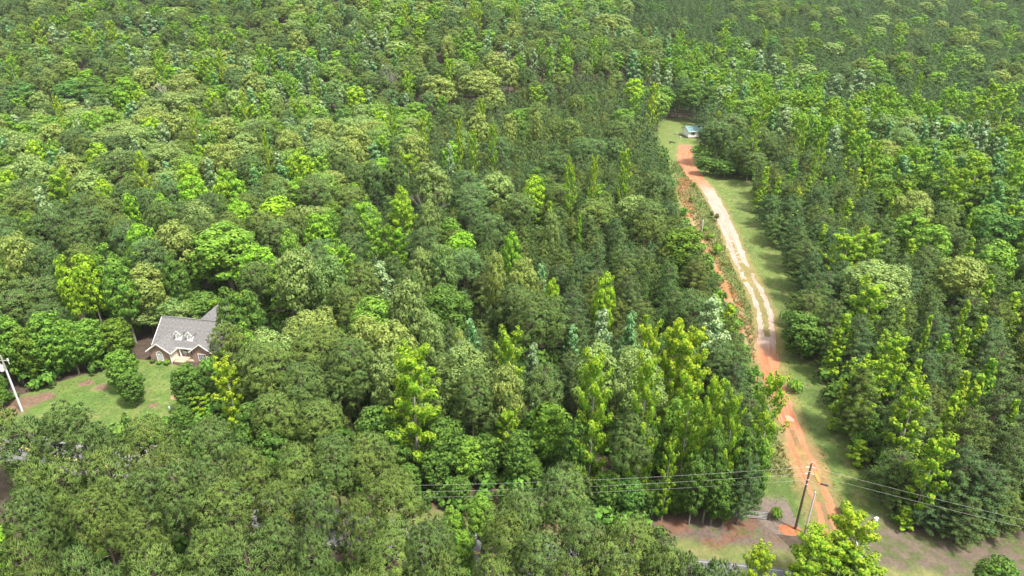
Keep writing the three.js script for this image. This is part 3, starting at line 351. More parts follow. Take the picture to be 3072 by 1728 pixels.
// ---------------------------------------------------------------- trees: shapes
class Leaves { // collects small faces with a colour per corner
  constructor() { this.p = []; this.n = []; this.c = []; this.i = []; }
  tri(a, b, c, n, ca, cb = ca, cc = ca) { const k = this.p.length / 3; this.p.push(...a, ...b, ...c); for (let j = 0; j < 3; j++) this.n.push(...n); this.c.push(...ca, ...cb, ...cc); this.i.push(k, k + 1, k + 2); }
  leaf(c, n, spin, s, col, slim = 0.7) { // a folded diamond leaf spray
    let ux = -n[2], uz = n[0], l = Math.hypot(ux, uz); if (l < 1e-3) { ux = 1; uz = 0; l = 1; } ux /= l; uz /= l;
    const vx = n[1] * uz, vy = n[2] * ux - n[0] * uz, vz = -n[1] * ux, cs = Math.cos(spin), sn = Math.sin(spin);
    const a = [ux * cs + vx * sn, vy * sn, uz * cs + vz * sn], b = [vx * cs - ux * sn, vy * cs, vz * cs - uz * sn], k = this.p.length / 3, h = s * 0.5, w = h * slim, f = h * 0.28;
    this.p.push(c[0] + a[0] * h, c[1] + a[1] * h, c[2] + a[2] * h, c[0] + b[0] * w - n[0] * f, c[1] + b[1] * w - n[1] * f, c[2] + b[2] * w - n[2] * f, c[0] - a[0] * h, c[1] - a[1] * h, c[2] - a[2] * h, c[0] - b[0] * w - n[0] * f, c[1] - b[1] * w - n[1] * f, c[2] - b[2] * w - n[2] * f);
    for (let j = 0; j < 4; j++) { this.n.push(n[0] + (j === 1 ? b[0] : j === 3 ? -b[0] : 0) * 0.35, n[1] + (j === 1 ? b[1] : j === 3 ? -b[1] : 0) * 0.35, n[2] + (j === 1 ? b[2] : j === 3 ? -b[2] : 0) * 0.35); this.c.push(...col); }
    this.i.push(k, k + 1, k + 2, k, k + 2, k + 3);
  }
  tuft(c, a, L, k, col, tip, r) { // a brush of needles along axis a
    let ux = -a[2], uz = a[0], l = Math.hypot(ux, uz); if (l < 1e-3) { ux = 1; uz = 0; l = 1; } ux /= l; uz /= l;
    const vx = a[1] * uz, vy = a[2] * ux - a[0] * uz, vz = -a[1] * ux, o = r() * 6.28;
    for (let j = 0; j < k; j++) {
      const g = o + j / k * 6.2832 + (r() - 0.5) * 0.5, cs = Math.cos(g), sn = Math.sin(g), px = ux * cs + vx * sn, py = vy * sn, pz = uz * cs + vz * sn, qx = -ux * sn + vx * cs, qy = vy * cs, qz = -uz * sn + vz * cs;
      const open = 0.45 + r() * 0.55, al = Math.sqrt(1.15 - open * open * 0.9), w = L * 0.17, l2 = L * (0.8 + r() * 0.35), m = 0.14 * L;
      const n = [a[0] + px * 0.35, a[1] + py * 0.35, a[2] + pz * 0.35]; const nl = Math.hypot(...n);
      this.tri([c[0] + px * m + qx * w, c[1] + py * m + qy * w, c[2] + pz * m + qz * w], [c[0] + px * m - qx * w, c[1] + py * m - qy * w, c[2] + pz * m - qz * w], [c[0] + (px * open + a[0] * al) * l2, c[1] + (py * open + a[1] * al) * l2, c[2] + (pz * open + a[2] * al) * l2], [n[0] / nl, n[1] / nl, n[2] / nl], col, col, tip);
    }
  }
  build() { const g = new THREE.BufferGeometry(); g.setAttribute('position', new THREE.Float32BufferAttribute(this.p, 3)); g.setAttribute('normal', new THREE.Float32BufferAttribute(this.n, 3)); g.setAttribute('color', new THREE.Float32BufferAttribute(this.c, 3)); g.setIndex(this.i); return g; }
}
class Wood { // trunk and limbs
  constructor(n) { this.n = n; this.g = []; }
  limb(pts, r0, r1) { // through points, tapering
    for (let i = 0; i + 1 < pts.length; i++) { const a = lerp(r0, r1, i / (pts.length - 1)), b = lerp(r0, r1, (i + 1) / (pts.length - 1)); this.g.push(tube(V(...pts[i]), V(...pts[i + 1]), a, b, i === 0 && r0 > 0.1 ? this.n : 4)); }
  }
  build() { return mergeGeometries(this.g.map((x) => { x.deleteAttribute('uv'); return x; })); }
}
const unit = (x, y, z) => { const l = Math.hypot(x, y, z) || 1; return [x / l, y / l, z / l]; };
const tint = (c, r, v = 0.25, hue = 0.12) => { const k = 1 + (r() - 0.5) * 2 * v, h = (r() - 0.5) * 2 * hue; return [c[0] * k * (1 + h), c[1] * k, c[2] * k * (1 - h)]; };
// leaf clump: leaves over the outward half of a lump of radius q round c; out = the way the crown faces there
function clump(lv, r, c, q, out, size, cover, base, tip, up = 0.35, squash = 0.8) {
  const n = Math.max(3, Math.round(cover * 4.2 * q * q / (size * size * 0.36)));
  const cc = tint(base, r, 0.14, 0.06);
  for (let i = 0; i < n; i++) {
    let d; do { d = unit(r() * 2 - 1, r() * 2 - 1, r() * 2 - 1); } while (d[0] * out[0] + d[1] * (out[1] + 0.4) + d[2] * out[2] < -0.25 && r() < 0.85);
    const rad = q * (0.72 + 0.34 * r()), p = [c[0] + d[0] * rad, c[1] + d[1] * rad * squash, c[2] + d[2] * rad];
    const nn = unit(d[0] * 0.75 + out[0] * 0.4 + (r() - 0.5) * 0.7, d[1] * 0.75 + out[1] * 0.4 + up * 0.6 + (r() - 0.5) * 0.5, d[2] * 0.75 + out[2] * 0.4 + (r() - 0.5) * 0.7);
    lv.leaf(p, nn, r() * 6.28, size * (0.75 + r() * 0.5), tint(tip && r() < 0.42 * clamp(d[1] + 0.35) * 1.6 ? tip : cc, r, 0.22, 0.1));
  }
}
const LOD = [0, 1, 2];
const leafSize = [0.36, 0.52, 0.74], tuftSize = [0.36, 0.50, 0.80];
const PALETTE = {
  pine: [[0.066, 0.116, 0.029], [0.200, 0.305, 0.080]], young: [[0.052, 0.095, 0.028], [0.146, 0.218, 0.062]],  // needle tips: paler new growth, with sunlit tuft tops put into the colour
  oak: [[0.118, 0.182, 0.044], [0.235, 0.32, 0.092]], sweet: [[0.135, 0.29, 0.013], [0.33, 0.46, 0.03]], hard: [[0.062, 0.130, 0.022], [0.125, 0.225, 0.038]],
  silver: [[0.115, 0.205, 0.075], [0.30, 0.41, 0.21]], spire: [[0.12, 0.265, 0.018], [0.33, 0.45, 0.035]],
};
function mountPine(seed, lod) { // tall loblolly pine: bare stem, domed crown of cushions of needle brushes on spreading limbs
  const r = R(seed), lv = new Leaves(), w = new Wood(lod ? 5 : 7), h = 20, rad = 4, lean = [(r() - 0.5) * 1.4, (r() - 0.5) * 1.4], S = tuftSize[lod];
  const axis = (t) => [lean[0] * t * t, h * t, lean[1] * t * t], cy = h * (0.64 + r() * 0.04), ry = h * 0.985 - cy;
  w.limb([0, 0.25, 0.5, 0.75, 0.95].map(axis), 0.27, 0.06);
  const n = [50, 46, 42][lod], per = [44, 25, 12][lod], blades = [5, 4, 4][lod], rot = r() * 6.28, lobes = [r() * 6.28, r() * 6.28, 0.10 + r() * 0.12, 0.06 + r() * 0.1], phase = r() * 9;
  for (let i = 0; i < n; i++) {
    const yy = 1 - (i + 0.5) / n * 1.52, az = rot + i * 2.39996 + (r() - 0.5) * 0.5, s = Math.sqrt(Math.max(0, 1 - yy * yy)), dx = Math.cos(az), dz = Math.sin(az);
    if (yy < -0.1 && r() < 0.3) continue;
    const k = (0.72 + r() * 0.3) * (1 + lobes[2] * Math.sin(2 * az + lobes[0]) + lobes[3] * Math.sin(3 * az + lobes[1] + yy * 3)), c = [lean[0] + dx * s * rad * 0.86 * k, cy + yy * ry * 0.86 * (0.86 + 0.2 * r()) + (yy < 0 ? yy * 1.2 : 0), lean[1] + dz * s * rad * 0.86 * k], out = unit(dx * s, yy + 0.15, dz * s);
    const a = axis(clamp((c[1] - 0.5 * s * rad * 0.5) / h, 0.42, 0.95));
    if (lod < 2 || i % 3 === 0) w.limb([a, [lerp(a[0], c[0], 0.5), lerp(a[1], c[1], 0.38), lerp(a[2], c[2], 0.5)], c], 0.07, 0.025);
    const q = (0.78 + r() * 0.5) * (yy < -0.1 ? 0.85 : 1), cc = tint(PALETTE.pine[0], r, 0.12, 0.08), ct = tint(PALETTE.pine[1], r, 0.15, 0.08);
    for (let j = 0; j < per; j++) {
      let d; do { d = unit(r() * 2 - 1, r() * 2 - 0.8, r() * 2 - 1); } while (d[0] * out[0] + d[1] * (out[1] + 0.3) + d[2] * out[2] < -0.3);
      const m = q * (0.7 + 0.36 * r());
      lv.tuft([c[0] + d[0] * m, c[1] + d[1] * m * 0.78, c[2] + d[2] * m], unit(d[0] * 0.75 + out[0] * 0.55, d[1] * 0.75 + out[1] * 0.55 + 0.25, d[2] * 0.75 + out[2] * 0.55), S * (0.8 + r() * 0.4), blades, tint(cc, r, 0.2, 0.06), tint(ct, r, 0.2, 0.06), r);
    }
  }
  for (let i = 0; i < [70, 50, 24][lod]; i++) { const d = unit(r() * 2 - 1, r() * 1.5 - 0.5, r() * 2 - 1), k = 0.3 + r() * 0.3; lv.tuft([lean[0] + d[0] * rad * k, cy + d[1] * ry * k, lean[1] + d[2] * rad * k], unit(d[0], d[1] + 0.4, d[2]), S * 2.2, 5, tint(PALETTE.pine[0], r), tint(PALETTE.pine[0], r), r); }
  return { crown: lv.build(), trunk: w.build(), h, rad, bark: 'pine' };
}
function youngPine(seed, lod) { // plantation pine: soft cone clothed low, with up-turned shoots
  const r = R(seed), lv = new Leaves(), w = new Wood(5), h = 13, rad = 2.6, S = tuftSize[lod] * 1.0, step = [0.46, 0.56, 0.75][lod];
  w.limb([[0, 0, 0], [0, h * 0.5, 0], [0, h * 0.96, 0]], 0.15, 0.03);
  const top = 0.85 + r() * 0.3;
  for (let y = h * 0.16; y < h * 0.97; y += step) {
    const t = y / h, prof = Math.pow(1 - Math.pow(t, 2.3), 0.6 * top) * Math.min(1, 0.66 + t * 1.6), nb = Math.round(lerp(7, 4, t)) + (lod === 2 ? -1 : 0), rot = r() * 6.28;
    for (let b = 0; b < nb; b++) {
      const az = rot + b / nb * 6.2832 + (r() - 0.5) * 0.6, len = rad * prof * (0.7 + r() * 0.5), dx = Math.cos(az), dz = Math.sin(az), rise = 0.25 + t * 0.6, cc = tint(PALETTE.young[0], r, 0.15, 0.08), ct = tint(PALETTE.young[1], r, 0.18, 0.08);
      if (lod === 0) w.limb([[0, y, 0], [dx * len, y + len * rise, dz * len]], 0.03, 0.012);
      for (let s = len; s > Math.max(0.35, len * 0.3); s -= [0.28, 0.44, 0.7][lod]) {
        const k = lod === 2 ? 1 : 2;
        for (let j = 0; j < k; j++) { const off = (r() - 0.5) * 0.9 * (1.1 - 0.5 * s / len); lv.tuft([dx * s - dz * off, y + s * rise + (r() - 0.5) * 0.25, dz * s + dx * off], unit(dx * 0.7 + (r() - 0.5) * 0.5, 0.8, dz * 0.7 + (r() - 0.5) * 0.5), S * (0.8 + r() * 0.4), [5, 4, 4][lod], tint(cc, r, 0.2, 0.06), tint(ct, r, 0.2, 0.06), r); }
      }
    }
  }
  for (let k = 0; k < 5; k++) lv.tuft([(r() - .5) * .3, h * (0.93 + k * 0.017), (r() - .5) * .3], [0, 1, 0], S, 5, PALETTE.young[0], PALETTE.young[1], r);
  return { crown: lv.build(), trunk: w.build(), h, rad, bark: 'pine' };
}
function domed(seed, lod, kind, low) { // broad tree: lumps of leaves over a dome; oak lumps are round and tan-tipped, hardwood looser and darker
  const oak = kind === 'oak', r = R(seed), lv = new Leaves(), w = new Wood(lod ? 5 : 7), h = oak ? 18 : 17, rad = oak ? 4.8 : 4.0, S = leafSize[lod] * (oak ? 0.95 : 1.05), [b, tp] = PALETTE[kind];
  const cy = h * (low ? 0.5 : oak ? 0.60 : 0.55), ry = h - cy, n = low ? 74 : oak ? 58 : 50, skew = [(r() - .5) * .6, (r() - .5) * .6];
  w.limb([[0, 0, 0], [skew[0] * .4, h * 0.3, skew[1] * .4], [skew[0], h * 0.62, skew[1]], [skew[0], h * .85, skew[1]]], 0.32, 0.08);
  for (let i = 0; i < n; i++) {
    const yy = 1 - (i + 0.5) / n * (low ? 1.96 : oak ? 1.5 : 1.75), ph = i * 2.39996 + r() * 0.5, s = Math.sqrt(Math.max(0, 1 - yy * yy)), d = [Math.cos(ph) * s, yy, Math.sin(ph) * s], k = (0.74 + r() * 0.3) * (oak ? 1 : 0.95);
    const c = [skew[0] + d[0] * rad * 0.86 * k, cy + d[1] * ry * 0.84 * k * (yy < 0 ? 0.9 : 1), skew[1] + d[2] * rad * 0.86 * k], q = (oak ? 1.22 : 1.1) * (0.75 + r() * 0.55);
    if (lod < 2 && i % 3 === 0) w.limb([[skew[0] * .7, h * lerp(0.32, 0.6, (yy + 1) / 2), skew[1] * .7], [c[0] * 0.55 + skew[0] * .4, lerp(h * 0.42, c[1], 0.6), c[2] * 0.55 + skew[1] * .4], c], 0.1, 0.03);
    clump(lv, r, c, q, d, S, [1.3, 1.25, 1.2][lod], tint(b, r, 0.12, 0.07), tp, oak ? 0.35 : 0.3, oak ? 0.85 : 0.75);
  }
  for (let i = 0; i < 60; i++) { const d = unit(r() * 2 - 1, r() * 1.6 - 0.6, r() * 2 - 1), k = 0.35 + r() * 0.35; lv.leaf([skew[0] + d[0] * rad * k, cy + d[1] * ry * k, skew[1] + d[2] * rad * k], unit(d[0], d[1] + 0.6, d[2]), r() * 6, 1.5, tint(b, r)); }
  return { crown: lv.build(), trunk: w.build(), h, rad, bark: oak ? 'oak' : 'grey' };
}
function ascending(seed, lod, kind, low) { // sweetgum, poplar or spire: straight stem, rising limbs, leaves in upright lumps along each limb
  const r = R(seed), lv = new Leaves(), w = new Wood(lod ? 5 : 7), [b, tp] = PALETTE[kind];
  const spec = { sweet: [20, 3.4, 0.2, 0.95, 1.35], silver: [18, 3.3, 0.18, 0.7, 1.25], spire: [13, 2.0, 0.08, 0.8, 1.3] }[kind], [h, rad, base0, steep, cover] = spec, base = low ? 0.05 : base0, S = leafSize[lod] * (kind === 'silver' ? 0.95 : 0.92);
  const lean = [(r() - 0.5) * 0.8, (r() - 0.5) * 0.8], axis = (t) => [lean[0] * t, h * t, lean[1] * t];
  w.limb([axis(0), axis(0.35), axis(0.7), axis(0.97)], h * 0.0125, 0.04);
  const nb = [Math.round(h * 2.0), Math.round(h * 1.7), Math.round(h * 1.35)][lod];
  for (let i = 0; i < nb; i++) {
    const t = i / (nb - 1), y = lerp(base, 0.94, t), az = i * 2.39996 + (r() - 0.5) * 0.8, prof = kind === 'sweet' ? Math.pow(Math.sin(Math.PI * ((low ? 0.3 : 0.16) + (low ? 0.60 : 0.72) * t)), 0.65) : kind === 'spire' ? Math.pow(1 - t * 0.95, 0.85) * Math.min(1, 0.7 + t * 2) : Math.pow(1 - t * 0.93, 0.75) * Math.min(1, 0.55 + t * 2.5);
    const len = rad * prof * (0.6 + r() * 0.6), a = axis(y), dx = Math.cos(az), dz = Math.sin(az), rise = steep * (0.7 + 0.6 * t) * (0.8 + 0.4 * r()), end = [a[0] + dx * len, a[1] + rise * len * 0.9 + 0.3, a[2] + dz * len];
    if (lod < 2) w.limb([a, end], 0.05 * (1.2 - t), 0.015);
    for (let f = 1; f > 0.25; f -= kind === 'sweet' ? 0.16 : 0.24) {
      const off = (r() - 0.5) * 0.9, c = [lerp(a[0], end[0], f) - dz * off, lerp(a[1], end[1], f) + (r() - 0.5) * 0.4, lerp(a[2], end[2], f) + dx * off], q = (kind === 'spire' ? 0.42 : kind === 'sweet' ? 0.54 : 0.6) * (0.7 + r() * 0.6);
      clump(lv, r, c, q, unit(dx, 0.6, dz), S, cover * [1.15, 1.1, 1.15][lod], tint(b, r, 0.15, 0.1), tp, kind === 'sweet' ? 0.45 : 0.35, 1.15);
    }
  }
  const tq = kind === 'spire' ? 0.4 : 0.6; for (let k = 0; k < 4; k++) clump(lv, r, [lean[0] + (r() - .5) * .5, h * (0.9 + k * 0.025), lean[1] + (r() - .5) * .5], tq * (1 - k * 0.15), [0, 1, 0], S * 0.9, 1.2, b, tp, 0.5, 1.5);
  return { crown: lv.build(), trunk: w.build(), h, rad, bark: kind === 'silver' ? 'grey' : 'pale' };
}
function bareTree(seed, h, spread, thin = 1) { // dead or leafless: forking limbs only
  const r = R(seed), w = new Wood(6);
  const grow = (p, d, len, rad, depth) => { const q = [p[0] + d[0] * len, p[1] + d[1] * len, p[2] + d[2] * len]; w.limb([p, q], rad, rad * 0.65); if (!depth) return; const n = depth > 2 ? 3 : 2 + (r() < 0.5); for (let i = 0; i < n; i++) { const e = unit(d[0] + (r() - 0.5) * spread, d[1] + 0.12 + (r() - 0.5) * spread * 0.4, d[2] + (r() - 0.5) * spread); grow(q, e, len * (0.6 + r() * 0.25), rad * 0.6, depth - 1); } };
  grow([0, 0, 0], [0.03, 1, 0.02], h * 0.36, h * 0.011 * thin, 5);
  return w.build();
}
const KIND = {
  pine: { make: mountPine, name: 'pine_tree', cat: 'pine tree', seeds: [6, 6, 4] }, young: { make: youngPine, name: 'young_pine_tree', cat: 'young pine', seeds: [4, 4, 4] },
  oak: { make: (s, l, w) => domed(s, l, 'oak', w), name: 'oak_tree', cat: 'oak tree', seeds: [4, 6, 4] }, hard: { make: (s, l, w) => domed(s, l, 'hard', w), name: 'hardwood_tree', cat: 'hardwood tree', seeds: [4, 6, 4] },
  sweet: { make: (s, l, w) => ascending(s, l, 'sweet', w), name: 'sweetgum_tree', cat: 'sweetgum tree', seeds: [4, 4, 4] }, silver: { make: (s, l, w) => ascending(s, l, 'silver', w), name: 'poplar_tree', cat: 'poplar tree', seeds: [3, 3, 3] },
  spire: { make: (s, l, w) => ascending(s, l, 'spire', w), name: 'young_sweetgum_tree', cat: 'young sweetgum', seeds: [3, 3, 3] },
};
const protos = {};
const proto = (kind, lod, v, low = false) => { const key = kind + lod + '_' + v + low; return protos[key] ??= KIND[kind].make(1000 * (Object.keys(KIND).indexOf(kind) + 1) + 100 * lod + v, lod, low); };
// how each kind is tinted from tree to tree: [r, g, b, words]
const SHADES = {
  pine: [[1, 1, 1, 'mid green'], [1.18, 1.08, 0.9, 'yellowish green'], [0.86, 0.92, 1.02, 'dark green'], [1.25, 1.18, 1.0, 'light green'], [0.95, 1.05, 1.25, 'bluish green']],
  young: [[1, 1, 1, 'deep green'], [1.2, 1.12, 0.85, 'olive green'], [0.88, 0.98, 1.15, 'bluish dark green'], [1.12, 1.15, 1.05, 'mid green'], [1.35, 1.12, 0.8, 'brownish olive'], [0.70, 0.80, 0.86, 'dark green'], [0.82, 0.95, 0.8, 'rich green']],
  oak: [[1, 1, 1, 'grey-green'], [1.2, 1.1, 0.95, 'tan-tipped'], [0.82, 0.95, 0.95, 'dusky green'], [1.15, 1.18, 1.2, 'pale grey-green'], [0.95, 1.1, 0.7, 'leafy green']],
  hard: [[1, 1, 1, 'dark green'], [1.35, 1.4, 1.1, 'fresh green'], [0.9, 1.05, 1.2, 'bluish green'], [1.7, 1.65, 1.2, 'light green'], [1.15, 1.05, 0.7, 'olive green'], [2.5, 2.15, 0.8, 'bright lime'], [1.9, 1.95, 0.9, 'lively green']],
  sweet: [[0.95, 0.95, 1.1, 'bright yellow-green'], [0.70, 0.86, 1.0, 'fresh green'], [1.22, 1.06, 1.1, 'vivid yellow'], [0.9, 1.0, 1.6, 'light green']],
  silver: [[1, 1, 1, 'silvery green'], [0.72, 0.96, 0.78, 'blue-green'], [1.2, 1.15, 1.1, 'pale green'], [0.62, 0.9, 0.6, 'deep green']],
  spire: [[1, 1, 1, 'bright green'], [1.3, 1.15, 1.0, 'yellow-green'], [0.7, 0.88, 0.95, 'mid green']],
};
const leafMats = {};
const leafMat = (kind, s) => leafMats[kind + s] ??= new THREE.MeshPhysicalMaterial({ name: KIND[kind].name + '_leaves', color: new THREE.Color().setRGB(...SHADES[kind][s].slice(0, 3)), vertexColors: true, roughness: 1, specularIntensity: 0.12, side: THREE.DoubleSide, thickness: 0, transmission: { pine: 0.2, young: 0.2, oak: 0.3, hard: 0.32, silver: 0.32 }[kind] ?? 0.42 });
const BARK = { pine: std(0.17, 0.125, 0.10, 0.95), oak: std(0.15, 0.125, 0.10, 0.95), grey: std(0.22, 0.20, 0.175, 0.95), pale: std(0.40, 0.375, 0.33, 0.9) };
// ---------------------------------------------------------------- trees: where they stand
// Trees that the photo lets one pick out, read off tiles 1024 x 864 photo pixels large: x, y of the top, width [, height, or minus the y of the foot], all in tile pixels.
// would a tree's crown or stem cover what the photo shows open?
function coversOpen(x, z, h, r, lower) {
  if (-z > 330) return false;
  for (const [y, k] of [[0.02, 0.25], [0.35, 0.8], [0.6, 0.85], [0.85, 0.55], [1, 0]]) if (!lower || y < 0.7) for (const s of lower ? [-0.6, 0, 0.6] : [-1, -0.66, -0.33, 0, 0.33, 0.66, 1]) { const [px, py] = toPhoto(x + s * r * k, h * y, z); const qx = px / K, qy = py / K; for (let i = 0; i < OPEN.length; i++) if (!(i === 3 && z < -123) && !(i === 5 && z < -286) && !(lower && i === 5) && !(i === 6 && (z < -104 || lower)) && inside(OPEN[i], qx, qy)) return true; }
  return false;
}
const trees = [];
const TILE = 1717 / 1024;
function plantAt(kind, shade, px, py, wpx, h, turn, footPx, free) {
  let x, z;
  if (footPx) { [x, z] = place(px, footPx); const s = toPhoto(x, 0, z); const ta = (sinP - (864 - py) / FOCAL * cosP) / (cosP + (864 - py) / FOCAL * sinP); h = clamp(EYE + z * ta, 2, 30); }
  else for (let k = 1; k > 0.5; k -= 0.07) { // a top that seems to cover open ground belongs to a lower tree standing farther back
    [x, z] = place(px, py, h * k); const r = wpx / 2 * toPhoto(x, h * k, z)[2] / FOCAL;
    if (free || k < 0.57 || !coversOpen(x, z, h * k, r, true)) { h *= k; break; }
  }
  const depth = toPhoto(x, h + rise(x, z), z)[2], r = wpx / 2 * depth / FOCAL;
  trees.push({ kind, shade, x, z, y: rise(x, z), h, r, turn: turn ?? rnd() * 6.28, hero: true, low: !!footPx });
}
const H0 = { pine: 19.5, young: 13, oak: 19.5, hard: 18, sweet: 21, silver: 20, spire: 14 }, HF = { pine: 17, young: 12.2, oak: 17, hard: 15.5, sweet: 17.5, silver: 17, spire: 12.5 };
function tile(ox, oy, kind, shade, list) {
  if (oy === 0 && kind === 'sweet' && ox < 2000) { const wide = list.filter((e) => e[2] >= 80 && !(e[3] < 0)); list = list.filter((e) => !wide.includes(e)); tile(ox, oy, 'hard', shade === 3 ? 3 : shade === 2 ? 5 : [5, 6], wide.map(([x, y, w]) => [x, y, w])); }
  for (const [x, y, w, hb] of list) plantAt(kind, typeof shade === 'number' ? shade : shade[Math.floor(rnd() * shade.length)], ox + x / TILE, oy + y / TILE, w / TILE, hb > 0 ? hb : H0[kind] * (0.95 + rnd() * 0.1) + (oy === 0 && ox < 2000 && kind !== 'young' && kind !== 'pine' ? 1.5 : 0), undefined, hb < 0 ? oy - hb / TILE : 0, kind === 'pine' && oy > 0 && y > 500 || hb === 17);
}
// roadside pines, bottom left
tile(0, 864, 'pine', [0, 1, 0, 3], [[100, 640, 260], [290, 560, 290], [690, 640, 300], [1060, 645, 300], [480, 780, 240], [820, 790, 250], [1240, 800, 250], [1490, 790, 270], [1660, 750, 280], [250, 850, 260], [850, 880, 290], [1090, 965, 330], [590, 945, 230], [1370, 945, 240], [70, 990, 260], [440, 1010, 270], [1560, 960, 230], [670, 1095, 250], [1000, 1215, 270], [1360, 1150, 220], [1225, 1255, 340], [740, 1290, 310], [1540, 1225, 240], [80, 1235, 240], [330, 1290, 230], [480, 700, 170, 15], [704, 870, 240], [1010, 855, 230], [110, 850, 220], [160, 1370, 230], [520, 1380, 220], [1000, 1400, 260], [1420, 1390, 230]]);
tile(0, 864, 'pine', [0, 3, 1], [[1330, 260, 300], [1600, 190, 340], [1380, 520, 260, 16], [1600, 560, 260, 14], [1500, 380, 260, 18], [1230, 350, 220, 15]]);
tile(0, 864, 'pine', 1, [[1120, 165, 190, 17]]);
tile(0, 864, 'oak', 3, [[1325, 185, 260]]);
tile(0, 864, 'sweet', 2, [[1195, 42, 120, 12]]); tile(0, 864, 'sweet', 0, [[1100, 65, 110, 9], [1025, 540, 110, -665]]); tile(0, 864, 'hard', 3, [[1205, 155, 150, 14], [1170, 250, 120, 12]]);
tile(0, 864, 'sweet', 2, [[1130, 385, 150, 17]]); tile(0, 864, 'hard', 0, [[990, 355, 160, -640], [900, 590, 120, 6], [1240, 560, 200, 14], [1230, 680, 160, 11], [1340, 700, 200, 12], [1330, 620, 180, 13]]);
tile(0, 864, 'hard', 0, [[692, 400, 130, -585]]); tile(0, 864, 'hard', 1, [[645, 290, 160, -520]]);
tile(0, 864, 'hard', [1, 4, 1], [[300, 100, 210, -455], [490, 130, 200, -405], [120, 100, 180, -480], [40, 170, 150, -500], [620, 130, 170, -375], [210, 170, 150, -480], [400, 130, 150, -430], [15, 480, 90, -610]]);
tile(0, 864, 'pine', [0, 2], [[60, 0, 230, 13.5], [200, 60, 190, 13.5], [170, -60, 260, 14]]);
tile(0, 864, 'oak', [2, 0], [[730, 60, 230, 12], [850, 20, 200, 13], [900, 60, 170, 11]]);
tile(0, 864, 'hard', [0, 2], [[980, 10, 200], [1130, -30, 170], [1240, -20, 150]]);
// middle of the bottom
tile(1024, 864, 'hard', 3, [[150, 15, 290], [650, 730, 190, -980], [700, 1015, 170, 12], [560, 1090, 150, 9], [600, 1190, 170, 12], [520, 1240, 170, 11]]); tile(1024, 864, 'oak', 1, [[110, 120, 230], [260, 150, 270], [590, 185, 110], [830, 355, 180]]);
tile(1024, 864, 'oak', [0, 3], [[230, 275, 230], [440, 85, 140], [610, 280, 350], [1290, 265, 270], [1510, 290, 310], [370, 360, 200, 16]]);
tile(1024, 864, 'silver', 1, [[650, 150, 130], [1455, 120, 140], [1160, 185, 120, 14]]); tile(1024, 864, 'silver', 0, [[960, 280, 120, 15], [1310, 105, 170], [590, 255, 60]]);
tile(1024, 864, 'sweet', 0, [[840, 235, 150], [390, 315, 290, -960], [1240, 358, 200, -1050], [1475, 376, 165, -1080], [840, 620, 130, -960], [1610, 790, 90, -1170], [1690, 480, 140, -1060]]);
tile(1024, 864, 'sweet', 2, [[1560, 205, 150], [1680, 200, 170]]);
tile(1024, 864, 'hard', 3, [[1050, 545, 220, -930]]); tile(1024, 864, 'pine', 0, [[960, 25, 250], [1080, 30, 190], [1030, 375, 230, 17], [650, 405, 260, 18], [50, 250, 260], [1420, 610, 240, -1090], [0, 330, 260, 16]]);
tile(1024, 864, 'hard', [0, 2, 0], [[530, 620, 230, -960], [740, 700, 180, -960], [250, 700, 200, 11], [170, 560, 240, 14], [950, 830, 130, -1000], [480, 780, 170, -1010], [1330, 900, 160, -1120], [1440, 940, 160, -1140], [1530, 960, 130, -1130], [1680, 950, 150, -1140], [330, 870, 150, 7], [590, 940, 130, 6], [880, 700, 170, -1000], [1160, 620, 160, -1050]]);
tile(1024, 864, 'pine', [0, 1, 3], [[110, 730, 300], [280, 905, 340], [220, 1195, 340], [1130, 890, 330], [880, 1010, 280], [820, 1130, 320], [1210, 1130, 270], [1480, 1140, 340], [1000, 1230, 280], [396, 1180, 250], [480, 1150, 170, 15], [60, 1040, 220], [1330, 1250, 250], [1640, 1300, 230], [480, 1330, 260], [750, 1330, 250], [1130, 1340, 260], [80, 1400, 240], [1420, 1390, 250]]); tile(1024, 864, 'hard', 1, [[620, 1400, 160, 14]]);
// bottom right and the young plantation
tile(2048, 864, 'silver', 2, [[165, 55, 250]]); tile(2048, 864, 'pine', 2, [[60, 10, 210, 17], [200, 250, 190, 15]]); tile(2048, 864, 'young', [0, 2], [[275, 365, 170, 13], [180, 330, 160, 13], [270, 830, 170, -1190]]);
tile(2048, 864, 'pine', [2, 0], [[40, 1310, 210], [180, 1345, 190], [100, 1400, 210], [260, 1390, 130, 15]]);
tile(2048, 864, 'sweet', 2, [[60, 235, 220], [400, 1310, 150, 13], [880, 1140, 230, 13]]); tile(2048, 864, 'sweet', 0, [[345, 450, 175, -1050], [60, 480, 160, -1130], [165, 560, 130, -1160], [690, 1250, 260, 11], [950, 1395, 240, 10], [630, 1390, 160, 9]]);
tile(2048, 864, 'hard', [1, 0], [[30, 800, 140, -1190], [140, 860, 150, -1190], [330, 720, 120, -1140], [240, 640, 140, -1150], [100, 650, 150, -1180], [200, 970, 110, -1190], [1650, 1355, 220, 9], [840, 1290, 170, 8]]);
tile(2048, 864, 'hard', 0, [[600, 115, 220, -355]]); tile(2048, 864, 'young', [0, 2, 3, 1], [[650, 22, 230, 14], [770, 60, 180], [900, 140, 180], [930, 400, 190, 14], [1190, 490, 290, 15], [1480, 620, 240, 14], [1620, 520, 220, 14], [1110, 830, 240, 14], [1450, 800, 230, 14], [1560, 890, 260, 14], [1690, 780, 200, 14], [1290, 130, 190], [1360, 330, 200], [1620, 300, 230], [1250, 320, 190], [1560, 180, 200], [1060, 110, 170], [1380, 920, 210], [1280, 1010, 220, 12], [1130, 60, 170], [1470, 40, 220], [1600, 60, 200], [1640, 1000, 220, 12], [1460, 1060, 200, 11]]);
tile(2048, 864, 'young', 1, [[1130, 890, 160, 12]]);
